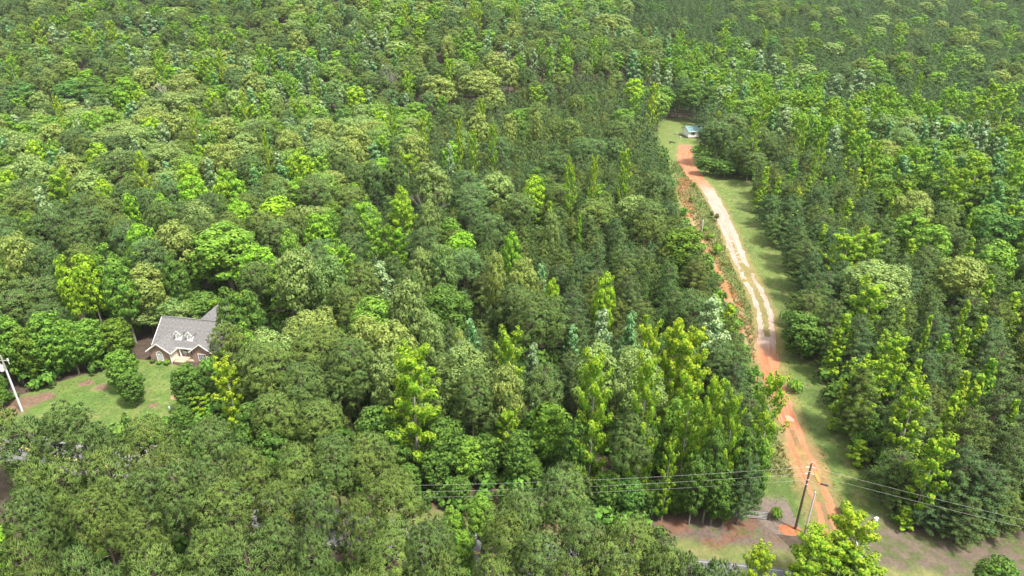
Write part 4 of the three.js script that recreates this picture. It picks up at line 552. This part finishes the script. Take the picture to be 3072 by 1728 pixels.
tile(2048, 864, 'sweet', 0, [[960, -10, 190, 15], [830, 380, 180, -740], [1300, 760, 190, 15], [1070, 260, 170, 15], [1045, 480, 190, -960]]);
tile(2048, 864, 'spire', 0, [[845, 135, 150, 14], [1110, 100, 90], [1190, 355, 100], [1370, 540, 120, 14], [1440, 205, 90], [1520, 140, 120], [1685, 20, 130], [1250, 135, 70], [1500, 430, 130], [900, 770, 130, 9], [1140, 1110, 130, 7], [1690, 560, 100], [790, 210, 110, 11], [1440, 60, 80], [760, 480, 120, -720]]);
// upper left
tile(0, 0, 'sweet', 2, [[180, 110, 75], [440, 140, 55], [550, 115, 60], [745, 570, 115], [960, 540, 50], [150, 680, 110], [475, 700, 125], [700, 790, 75], [500, 880, 140], [930, 800, 125], [1500, 730, 165], [10, 820, 110], [390, 1230, 150], [275, 485, 45], [1325, 670, 40], [1210, 440, 40], [1105, 270, 50]]);
tile(0, 0, 'sweet', 0, [[630, 940, 90], [790, 940, 110], [940, 860, 180], [1090, 870, 95], [1180, 870, 110], [1180, 970, 165], [1370, 950, 225], [1590, 1050, 175], [670, 1100, 180], [290, 1260, 120], [1030, 290, 75], [800, 320, 70], [600, 430, 90], [690, 420, 90], [1060, 430, 80]]);
tile(0, 0, 'sweet', 3, [[1440, 1130, 130], [370, 140, 85], [330, 215, 80], [535, 490, 125], [1430, 345, 80], [1300, 240, 60], [240, 680, 100], [630, 640, 110], [40, 290, 70], [470, 560, 110]]); tile(0, 0, 'hard', 3, [[1095, 1085, 370, 20]]);
tile(0, 0, 'silver', [2, 0], [[265, 135, 100], [1045, 795, 110], [180, 940, 130], [740, 60, 110], [640, 220, 80], [870, 220, 90], [1560, 290, 60]]);
tile(0, 0, 'oak', 1, [[910, 355, 165], [720, 330, 150], [740, 500, 190], [870, 545, 140], [1100, 580, 180], [1080, 700, 190], [1450, 635, 140], [1620, 580, 160], [850, 1090, 200], [700, 1320, 220], [50, 1150, 180], [1250, 350, 120], [1490, 140, 100], [250, 600, 130], [340, 760, 170]]);
tile(0, 0, 'oak', [0, 3, 2], [[190, 800, 180], [120, 750, 150], [1480, 1230, 240], [1640, 1260, 200], [1380, 880, 120], [650, 620, 180], [980, 990, 180], [870, 440, 230], [1690, 680, 120], [1180, 420, 120]]);
tile(0, 0, 'hard', [2, 0], [[330, 380, 190], [450, 370, 190], [530, 400, 150], [100, 400, 170], [100, 230, 130], [850, 1240, 140], [1040, 640, 110]]); tile(0, 0, 'hard', 1, [[510, 1200, 170], [560, 1290, 180], [1640, 1020, 130]]);
tile(0, 0, 'pine', [2, 0], [[400, 220, 110], [500, 290, 100], [340, 640, 180], [560, 670, 180], [1280, 600, 220], [1560, 870, 210], [560, 750, 280], [800, 1000, 180], [450, 1030, 240], [200, 1040, 220], [1230, 760, 180], [1000, 1060, 160], [190, 1220, 180], [350, 1100, 190]]);
// upper middle
tile(1024, 0, 'silver', [2, 0], [[155, 150, 110], [220, 140, 60], [730, 180, 80], [905, 210, 70], [830, 210, 90], [65, 95, 60], [970, 240, 60], [1060, 260, 60], [1590, 310, 80], [545, 720, 70]]);
tile(1024, 0, 'sweet', 2, [[320, 30, 50], [405, 60, 80], [690, 40, 40], [1480, 375, 105], [1575, 430, 70], [405, 595, 60], [190, 500, 80], [60, 415, 110], [590, 610, 45], [700, 485, 50], [660, 10, 40], [880, 30, 30], [1275, 815, 50]]);
tile(1024, 0, 'sweet', 0, [[760, 630, 55], [1155, 830, 70], [1430, 770, 70], [970, 865, 140], [860, 1120, 105], [1065, 1350, 85], [1335, 1345, 125], [545, 690, 110], [330, 360, 65], [540, 300, 70], [660, 670, 60], [300, 915, 110], [250, 540, 50]]); tile(1024, 0, 'sweet', 3, [[1130, 190, 75], [1270, 200, 60], [1320, 190, 45], [1050, 250, 60], [640, 120, 80], [1130, 260, 100]]);
tile(1024, 0, 'spire', [0, 2], [[95, 915, 120, -1160], [25, 1050, 90, -1160], [1200, 1080, 50], [1050, 1010, 60]]);
tile(1024, 0, 'oak', 1, [[780, 250, 140], [840, 290, 110], [700, 340, 210], [490, 370, 180], [530, 170, 80], [860, 100, 85], [1330, 60, 130], [350, 660, 160], [680, 560, 130], [840, 555, 90], [985, 540, 60], [920, 1270, 160], [770, 1240, 120], [40, 690, 140], [60, 620, 180]]); tile(1024, 0, 'oak', [3, 0], [[460, 800, 180], [1480, 965, 175, 16], [400, 1225, 140], [440, 990, 110], [1060, 1040, 90], [1390, 60, 90], [320, 1380, 200]]); tile(1024, 0, 'oak', 2, [[500, 1195, 160]]);
tile(1024, 0, 'silver', 1, [[1010, 1330, 110, 14], [200, 1320, 90, 13], [1470, 250, 110]]);
tile(1024, 0, 'pine', [2, 0], [[60, 810, 130], [160, 800, 120], [260, 780, 120], [70, 1160, 170], [330, 1330, 150], [400, 1130, 180], [560, 480, 130], [540, 300, 90]]);
// upper right
tile(2048, 0, 'hard', [3, 1, 3], [[250, 285, 120], [130, 310, 100], [100, 270, 60], [640, 350, 85], [990, 300, 100], [1340, 560, 150], [1390, 430, 150], [600, 440, 120]]); tile(2048, 0, 'silver', [2, 0], [[320, 205, 90], [390, 250, 90], [460, 270, 80], [530, 540, 120], [660, 540, 110], [775, 630, 130], [780, 370, 110], [960, 410, 90], [900, 340, 100], [510, 310, 90], [1530, 610, 110]]);
tile(2048, 0, 'sweet', 0, [[600, 195, 75], [410, 480, 75], [470, 475, 60], [1030, 455, 95], [890, 570, 125], [700, 700, 65], [980, 720, 85], [370, 610, 60], [610, 600, 65], [1200, 370, 45], [1580, 420, 100], [840, 1190, 180, 15], [950, 1180, 150, 15], [1700, 770, 80], [1500, 490, 100], [1640, 470, 110], [420, 150, 40]]);
tile(2048, 0, 'oak', 2, [[1040, 560, 150], [1130, 630, 170], [1470, 760, 220], [890, 550, 110], [520, 510, 130]]); tile(2048, 0, 'hard', 0, [[1180, 700, 190], [1380, 850, 200], [1590, 880, 230], [1640, 620, 170], [640, 460, 150], [20, 340, 120], [70, 400, 150], [150, 420, 130]]);
tile(2048, 0, 'pine', [2, 0], [[190, 600, 170, 17], [270, 560, 170, 17], [150, 645, 110, 14], [400, 640, 150, 17], [330, 700, 150, 15], [390, 760, 130, 12]]); tile(2048, 0, 'hard', 0, [[210, 800, 120, -895], [110, 780, 100, -880], [310, 830, 110, -900], [370, 800, 100, -890]]);
tile(2048, 0, 'spire', 0, [[425, 840, 75], [480, 890, 65], [1090, 850, 65], [1140, 920, 85], [1270, 870, 90], [845, 1000, 95], [1160, 1200, 110], [1460, 1070, 50], [1560, 1380, 95], [720, 1130, 90], [1660, 1030, 80], [820, 790, 50], [1470, 1200, 90], [1000, 780, 60], [920, 880, 70], [1060, 1000, 60], [370, 950, 80, -1070], [1200, 960, 70], [1240, 1100, 60]]);
tile(2048, 0, 'young', [0, 2, 3], [[640, 1210, 180], [740, 1370, 190, 11], [560, 980, 160], [500, 1080, 160, 12], [580, 1090, 130], [620, 870, 150], [540, 790, 130], [700, 940, 150], [940, 960, 140], [1030, 1090, 150], [880, 1080, 130], [1340, 1010, 200], [1130, 1330, 200], [1250, 1240, 180], [450, 980, 130], [760, 1150, 140], [1400, 1150, 170]]);

// what grows where, by the part of the photo a treetop falls in: [kind, weight] pairs
function mixAt(px, py) {
  const band = 60 + 0.30 * Math.max(0, px - 1850), low = 215 + 0.42 * Math.max(0, px - 1980);
  if (px > 1850 && py < band) return [['young', 0.78], ['pine', 0.05], ['hard', 0.1], ['oak', 0.05], ['sweet', 0.02]];
  if (px > 1980 && py < low) return [['hard', 0.38], ['silver', 0.22], ['sweet', 0.2], ['oak', 0.14], ['young', 0.06]];
  if (px > 2620 && py < 820) return [['hard', 0.6], ['oak', 0.28], ['young', 0.12]];
  if (px > 2060) return [['young', 0.87], ['spire', 0.08], ['hard', 0.05]];
  if (px > 1150 + Math.max(0, 430 - py) * 1.2 && py > 200 && py < 1020 - (px < 1400 ? 150 : 0)) return [['young', 0.76], ['pine', 0.1], ['hard', 0.06], ['oak', 0.05], ['sweet', 0.03]];
  if (py > 1200 && px < 2000) return [['pine', 0.9], ['hard', 0.1]];
  if (px < 700 && py > 600) return [['hard', 0.5], ['oak', 0.25], ['pine', 0.25]];
  if (py > 820) return [['oak', 0.28], ['pine', 0.34], ['hard', 0.26], ['young', 0.12]];
  if (py < 330) return [['pine', 0.42], ['oak', 0.24], ['hard', 0.2], ['silver', 0.08], ['sweet', 0.06]];
  return [['pine', 0.32], ['oak', 0.40], ['hard', 0.20], ['sweet', 0.05], ['silver', 0.03]];
}
const RADIUS = { pine: 4.4, young: 2.95, oak: 5.8, hard: 4.8, sweet: 3.4, silver: 3.2, spire: 2.1 };
{
  const cell = 5, grid = new Map(), key = (x, z) => Math.floor(x / cell) + ',' + Math.floor(z / cell);
  const put = (t) => { const k = key(t.x, t.z); (grid.get(k) || grid.set(k, []).get(k)).push(t); };
  trees.forEach(put);
  const free = (x, z, r, kk) => { const i = Math.floor(x / cell), j = Math.floor(z / cell); for (let a = -2; a <= 2; a++) for (let b = -2; b <= 2; b++) for (const t of grid.get((i + a) + ',' + (j + b)) || []) { const need = (t.r + r) * (t.hero ? (kk > 0.8 ? 0.9 : 0.82) : kk); if ((t.x - x) ** 2 + (t.z - z) ** 2 < need * need) return false; } return true; };
  const rf = R(99);
  for (let n = 0; n < 260000; n++) {
    const z = -(36 + 1060 * Math.pow(rf(), 0.62)), half = -z * 0.86 + 26, x = (rf() * 2 - 1) * half;
    let [px, py] = toPhoto(x, 14 + rise(x, z), z);
    const patch = fbm(x / 75 + 3, z / 75, 3), m = mixAt(px, py).map(([k, w]) => [k, w * (k === 'pine' ? 0.35 + 2.2 * smooth(0.38, 0.62, patch) : k === 'oak' || k === 'silver' ? 1.8 - 1.5 * smooth(0.4, 0.6, patch) : 1)]), all = m.reduce((a, [, w]) => a + w, 0); let q = rf() * all, kind = m[m.length - 1][0]; for (const [k, w] of m) { if ((q -= w) < 0) { kind = k; break; } }
    if (z < -700 && x < 0.1 * -z) continue;
    const far = smooth(200, 900, -z), h = (HF[kind] + (py > 1000 && kind === 'pine' ? 2 : 0)) * (kind === 'young' ? 0.92 + 0.15 * rf() : 0.88 + 0.22 * rf()), r = RADIUS[kind] * (0.75 + 0.5 * rf()) * (1 + 0.15 * far) * (kind === 'young' && px > 2060 && z > -330 ? 1.2 : kind === 'young' && px > 1850 && py < 330 ? 1.25 : 1);
    if (!free(x, z, r, py > 1230 && px < 2050 ? 0.84 : kind === 'young' ? 0.62 : 0.74)) continue;
    if (segDist(ROADW, x, z)[0] < (x < 24 ? 3.7 : 5.2)) continue;
    if (x > -60 && z > -76.5 + (x < -22 ? (x + 22) * 0.25 : 0) && segDist(ROADW, x, z)[0] < 14 && z < ROADW[0][1] + 400 && z < -60 - (x < 0 ? -x * 0.2 : 0)) continue;   // mown strip under the power line
    if (x > 55 && z > -66 && z < -54) continue;
    if (-z < 330 && coversOpen(x, z, h, r)) continue;
    const t = { kind, shade: kind === 'sweet' ? [1, 3, 3, 0][Math.floor(rf() * 4)] : kind === 'hard' && px < 1500 ? [1, 3, 4, 0, 3, 6][Math.floor(rf() * 6)] : kind === 'hard' ? Math.floor(rf() * 5) : kind === 'young' && px > 1850 && py < 330 ? [5, 6, 5, 2][Math.floor(rf() * 4)] : kind === 'young' ? [0, 1, 2, 3, 4, 0, 6][Math.floor(rf() * 7)] : Math.floor(rf() * SHADES[kind].length), x, z, y: rise(x, z), h, r, turn: rf() * 6.28 };
    trees.push(t); put(t);
  }
}
// sizes in the photo
for (const t of trees) { const [px, py, d] = toPhoto(t.x, t.y + t.h * 0.72, t.z), top = toPhoto(t.x, t.y + t.h, t.z); t.px = px; t.py = py; t.top = top; t.d = Math.hypot(t.x, t.z, EYE - t.y - t.h); t.size = t.r * t.h / (d * d); t.in = px > 6 && px < 3066 && py > 6 && py < 1722 && d > 0; }
const byKind = {};
for (const t of trees) (byKind[t.kind] ??= []).push(t);
const MOST = 296;
const WOODS = [
  ['behind the brick house', (x, y) => x < 30 && y < 56 && y > 40], ['beside the front lawn', (x, y) => x < 20 && y >= 56 && y < 74], ['by the asphalt road', (x, y) => y >= 74 && x < 72],
  ['beside the power pole', (x, y) => x > 70 && y >= 80], ['in the track-side plantation', (x, y) => x > 74 && y > 36], ['near the white cottage', (x, y) => x > 62 && x < 76 && y < 34 && y > 12],
  ['between house and track', (x, y) => y >= 40 && x >= 30], ['in the most distant woods', (x, y) => y < 9], ['in the far woods', (x, y) => y < 25], ['in the middle woods', () => true]];
const ONES = 'zero one two three four five six seven eight nine ten eleven twelve thirteen fourteen fifteen sixteen seventeen eighteen nineteen'.split(' '), TENS = ', ,twenty,thirty,forty,fifty,sixty,seventy,eighty,ninety'.split(',');
const spoken = (n) => n < 20 ? ONES[n] : n === 100 ? 'hundred' : TENS[Math.floor(n / 10)] + (n % 10 ? '-' + ONES[n % 10] : '');
const taken = new Map();
for (const kind of Object.keys(KIND)) {
  const K0 = KIND[kind]; K0.rad0 = proto(kind, 2, 0).rad; const all = (byKind[kind] || []).sort((a, b) => b.size * (b.in ? 1 : 0.001) - a.size * (a.in ? 1 : 0.001)), made = {};
  const single = all.filter((t) => t.in).slice(0, MOST);
  const chosen = new Set(single);
  for (const t of single) {
    const de = t.d / clamp(t.r / K0.rad0, 0.8, 1.7), lod = de < 118 ? 0 : de < 235 ? 1 : 2, v = Math.floor(Math.abs(Math.sin(t.x * 12.9 + t.z * 78.2)) * 997) % K0.seeds[lod], low = !!t.low && kind !== 'pine' && kind !== 'young', p = proto(kind, lod, low ? v % 2 : v, low), key = lod + '_' + v + '_' + t.shade + low;
    const X = Math.round(t.px / 30.72), Y = Math.round(t.py / 17.28), wood = WOODS.find(([, f]) => f(X, Y))[0];
    let o;
    if (made[key]) { o = made[key].clone(); o.name = numbered(K0.name); scene.add(o); }
    else {
      o = thing(K0.name, '', K0.cat); made[key] = o;
      const crown = obj('crown', p.crown, leafMat(kind, t.shade), o); obj('trunk', p.trunk, BARK[p.bark], o);
    }
    o.position.set(t.x, t.y, t.z); o.rotation.y = t.turn; o.scale.set(t.r / p.rad, t.h / p.h, t.r / p.rad);
    const base = `${SHADES[kind][t.shade][3]} ${K0.cat} ${wood}, ${spoken(X)} percent across, ${spoken(Y)} percent down`; let label = base;
    if (taken.has(base)) { const [r0, h0] = taken.get(base); for (const w of t.r < r0 ? ['slimmer', 'smaller', 'narrower'] : ['broader', 'wider', 'fuller']) { label = w + ' ' + base; if (!taken.has(label)) break; } }
    taken.set(label, [t.r, t.h]);
    tag(o, label, K0.cat, K0.cat + 's of the woods');
  }
  // the rest of this kind: one mass
  const rest = all.filter((t) => !chosen.has(t) && t.px > -420 && t.px < 3492), mass = new THREE.Group(); mass.name = numbered('distant_' + K0.name.replace('_tree', '') + '_woods');
  tag(mass, `distant ${K0.cat}s that merge into the woods`, null, null, 'stuff');
  const M = new THREE.Matrix4(), Q = new THREE.Quaternion(), up = V(0, 1, 0), col = new THREE.Color(), rc = R(555 + kind.length);
  for (let v = 0; v < K0.seeds[2]; v++) for (const lod of [1, 2]) {
    const mine = rest.filter((t, i) => i % K0.seeds[2] === v && (t.d < 210 ? 1 : 2) === lod); if (!mine.length) continue;
    const p = proto(kind, lod, v % K0.seeds[lod]), crown = new THREE.InstancedMesh(p.crown, leafMat(kind, 0), mine.length), trunk = new THREE.InstancedMesh(p.trunk, BARK[p.bark], mine.length);
    mine.forEach((t, i) => { M.compose(V(t.x, t.y, t.z), Q.setFromAxisAngle(up, t.turn), V(t.r / p.rad, t.h / p.h, t.r / p.rad)); crown.setMatrixAt(i, M); trunk.setMatrixAt(i, M); const s = SHADES[kind][t.shade], k = 0.88 + rc() * 0.24; crown.setColorAt(i, col.setRGB(s[0] * k, s[1] * k, s[2] * k)); });
    crown.name = 'crown'; trunk.name = 'trunk'; crown.castShadow = trunk.castShadow = crown.receiveShadow = true; mass.add(crown, trunk);
  }
  if (mass.children.length) scene.add(mass);
}
// ---------------------------------------------------------------- shrubs, dead trees, undergrowth, grass
function shrubShape(seed, lod, pal) { const r = R(seed), lv = new Leaves(); const n = lod ? 7 : 14; for (let i = 0; i < n; i++) { const a = i * 2.4, d = 0.62 * Math.sqrt(i / n); clump(lv, r, [Math.cos(a) * d, 0.42 + 0.34 * (1 - d) + r() * 0.12, Math.sin(a) * d], 0.36, unit(Math.cos(a) * d, 0.5, Math.sin(a) * d), [0.22, 0.5][lod], 1.1, pal[0], pal[1], 0.4, 0.95); } return lv.build(); }
const STEM = std(0.12, 0.09, 0.07, 0.95);
{
  const kinds = [[PALETTE.hard, 'hard', 3], [PALETTE.sweet, 'sweet', 3], [PALETTE.young, 'young', 0]], shapes = kinds.map(([p], i) => shrubShape(40 + i, 0, p));
  const shrub = (px, py, w, h, k, label) => { const [x, z] = at(px, py), t = thing('shrub', label, 'shrub', [x, 0, z], rnd() * 6); obj('foliage', shrubs2(k), leafMat(kinds[k][1], kinds[k][2]), t); obj('stem', tube(V(0, -0.1, 0), V(0, 0.6, 0), 0.05, 0.03, 5), STEM, t); t.scale.set(w / 2, h, w / 2); };
  const shrubs2 = (k) => shapes[k];
  shrub(1803, 640, 3.2, 2.6, 1, 'bright green bush on the red bank below the thin white pole');
  shrub(1789, 548, 1.6, 2.0, 2, 'dark little bush between the sandy track and the red bank');
  shrub(1802, 556, 1.7, 2.2, 2, 'dark little pine bush at the sandy track\'s edge');
  shrub(1747, 470, 1.6, 1.6, 0, 'low green bush beside the red stretch near the track bend');
  shrub(1769, 588, 2.4, 2.2, 0, 'green bush just above the thin white pole\'s foot');
  shrub(1785, 605, 2.6, 2.0, 0, 'wide green bush right of the thin white pole'.replace('right of', 'beside'));
  shrub(1738, 508, 1.8, 1.8, 0, 'olive bush in the red gully uphill of the thin white pole');
  shrub(1820, 668, 1.2, 1.0, 0, 'small weed bush on grass between bank and sandy track');
  shrub(1998, 985, 3.4, 2.2, 0, 'round green bush on the grass across the track from the tall pines');
  shrub(1950, 1305, 2.0, 1.8, 0, 'leafy green bush beside the farm gate\'s dark post');
  shrub(2125, 1292, 2.2, 1.6, 0, 'low green bush by the short dark post at the track\'s foot');
  shrub(440, 979, 1.6, 0.9, 2, 'dark round clipped bush on the lawn by the brown bed');
  shrub(385, 914, 1.2, 0.9, 2, 'clipped dark shrub under the arched window, far corner');
  shrub(402, 916, 1.3, 0.7, 0, 'olive low shrub under the middle of the arched window');
  shrub(421, 918, 1.5, 1.0, 0, 'full green shrub at the downspout corner of the brick house');
}
{
  const GREYWOOD = std(0.36, 0.31, 0.30, 0.9), PINKWOOD = std(0.30, 0.20, 0.16, 0.9);
  const dead = (px, py, h, seed, spread, thin, m, name, label) => { const [x, z] = place(px, py, h * 0.9), t = tag(obj(name, bareTree(seed, h, spread, thin), m), label, 'dead tree'); t.position.set(x, rise(x, z), z); };
  dead(1024 + 250 / TILE, 385 / TILE, 17, 3, 1.5, 1.2, std(0.30, 0.25, 0.26, 0.9), 'bare_tree', 'bare grey-purple leafless tree standing among green crowns in the upper woods');
  dead(1024 + 250 / TILE + 9, 400 / TILE, 15, 9, 1.6, 1.0, std(0.30, 0.25, 0.26, 0.9), 'bare_tree', 'second thinner bare tree beside the grey-purple leafless one');
  dead(2048 + 1700 / TILE, 860 / TILE, 14, 5, 1.1, 1.3, std(0.55, 0.53, 0.5, 0.9), 'bare_tree', 'bleached white dead tree near the plantation\'s outer edge');
  dead(1024 + 430 / TILE, 1010 / TILE, 13, 8, 1.3, 0.9, GREYWOOD, 'bare_tree', 'thin grey bare tree between pines in the middle woods');
  dead(850 / TILE, 470 / TILE, 15, 12, 0.9, 1.3, std(0.5, 0.46, 0.4, 0.9), 'bare_tree', 'pale forked bare trunk among oaks in the upper woods');
  const [x, z] = place(1731, 1452), t = thing('broken_trunk', 'broken pinkish dead trunk with two stubs at the forest edge', 'dead tree', [x, 0, z]), w = new Wood(8); w.limb([[0, -0.3, 0], [0.1, 4, 0], [0.15, 6.5, 0]], 0.3, 0.24); obj('trunk', w.build(), PINKWOOD, t);
  const w2 = new Wood(7); w2.limb([[0.15, 6.3, 0], [-0.55, 7.4, 0.1], [-0.6, 8.9, 0.1]], 0.2, 0.09); obj('stub', w2.build(), PINKWOOD, t); const w3 = new Wood(7); w3.limb([[0.15, 6.3, 0], [0.3, 8.0, -0.1]], 0.2, 0.13); obj('stub', w3.build(), PINKWOOD, t);
}
const openWorld = OPEN.map(W2);
{
  const M = new THREE.Matrix4(), Q = new THREE.Quaternion(), up = V(0, 1, 0), r = R(4242), col = new THREE.Color(), spots = [];
  for (let n = 0; n < 16000; n++) { const z = -(40 + 230 * Math.pow(r(), 0.8)), x = (r() * 2 - 1) * (-z * 0.82 + 10); if (openWorld.some((p) => inside(p, x, z)) || segDist(ROADW, x, z)[0] < 5 || coversOpen(x, z, 2, 1)) continue; if (x > -62 && z > -77 + (x < -22 ? (x + 22) * 0.25 : 0) && segDist(ROADW, x, z)[0] < 13 && !(x < 22 && segDist(ROADW, x, z)[0] > 6)) continue; if (x > -76 && x < -50 && z > -126 && z < -108) continue; if (Math.hypot(x - 72, z + 100) < 0) continue; spots.push([x, z]); }
  const under = tag(new THREE.Group(), 'dense dark green undergrowth beneath the trees', null, null, 'stuff'); under.name = 'undergrowth';
  for (let v = 0; v < 2; v++) { const mine = spots.filter((s, i) => i % 2 === v), m = new THREE.InstancedMesh(shrubShape(70 + v, 1, PALETTE.hard), leafMat('hard', 0), mine.length); mine.forEach(([x, z], i) => { const w = 1.0 + r() * 1.3, h = 1.0 + r() * 2.6; m.setMatrixAt(i, M.compose(V(x, 0, z), Q.setFromAxisAngle(up, r() * 6.3), V(w, h, w))); const k = 0.7 + r() * 0.7; m.setColorAt(i, col.setRGB(k, k * (0.95 + r() * 0.2), k)); }); m.name = 'bushes'; under.add(m); }
  scene.add(under);
}
{ // grass: tufts over lawn and clearing
  const tuftShape = (() => { const lv = new Leaves(), r = R(31); for (let i = 0; i < 7; i++) { const a = r() * 6.28, d = r() * 0.16, x = Math.cos(a) * d, z = Math.sin(a) * d, lx = (r() - 0.5) * 0.35, lz = (r() - 0.5) * 0.35, q = r() * 6.28, w = 0.035; lv.tri([x - Math.cos(q) * w, 0, z - Math.sin(q) * w], [x + Math.cos(q) * w, 0, z + Math.sin(q) * w], [x + lx, 0.55 + r() * 0.45, z + lz], unit(lx, 0.8, lz), [1, 1, 1]); } return lv.build(); })();
  const mat = new THREE.MeshPhysicalMaterial({ color: 0xffffff, vertexColors: true, roughness: 1, specularIntensity: 0.2, side: THREE.DoubleSide, transmission: 0.3, thickness: 0 });
  const M = new THREE.Matrix4(), Q = new THREE.Quaternion(), up = V(0, 1, 0), r = R(888), col = new THREE.Color(), spots = [];
  for (let n = 0; n < 150000 && spots.length < 42000; n++) { const z = -(60 + 190 * Math.pow(r(), 1.3)), x = 26 + r() * 66; if (!inside(openWorld[0], x, z)) continue; const [d, al] = segDist(TRACKW, x, z); if (d < 2.3 + r() * 0.5) continue; if (!(x < TRACKW[Math.round(al)][0] && z < -80) && r() < 0.6) continue; if (z > -78 && x < 42 && r() < 0.75) continue; if (x > 46 && z > -72 && r() < 0.7) continue; const left = x < TRACKW[Math.round(al)][0] && z < -80; spots.push([x, z, left ? 0.16 + r() * r() * 0.75 : 0.06 + r() * 0.1, left]); }
  for (let n = 0; n < 9000 && spots.length < 56000; n++) { const x = -95 + r() * 50, z = -112 + r() * 30; if (inside(openWorld[1], x, z)) spots.push([x, z, 0.05 + r() * 0.08, false]); }
  const m = new THREE.InstancedMesh(tuftShape, mat, spots.length);
  spots.forEach(([x, z, h, left], i) => { m.setMatrixAt(i, M.compose(V(x, 0, z), Q.setFromAxisAngle(up, r() * 6.3), V(0.5 + h, h, 0.5 + h))); const n = fbm(x * 0.4, z * 0.4, 3), k = 0.75 + r() * 0.5, c = mix3([0.09, 0.15, 0.028], left ? [0.24, 0.22, 0.085] : [0.13, 0.18, 0.036], clamp((n - 0.35) * 2 + (r() - 0.5) * 0.5)); m.setColorAt(i, col.setRGB(c[0] * k, c[1] * k, c[2] * k)); });
  m.name = 'grass'; tag(m, 'short green grass tufts over clearing and lawn', null, null, 'stuff'); scene.add(m);
}
renderer.render(scene, camera);
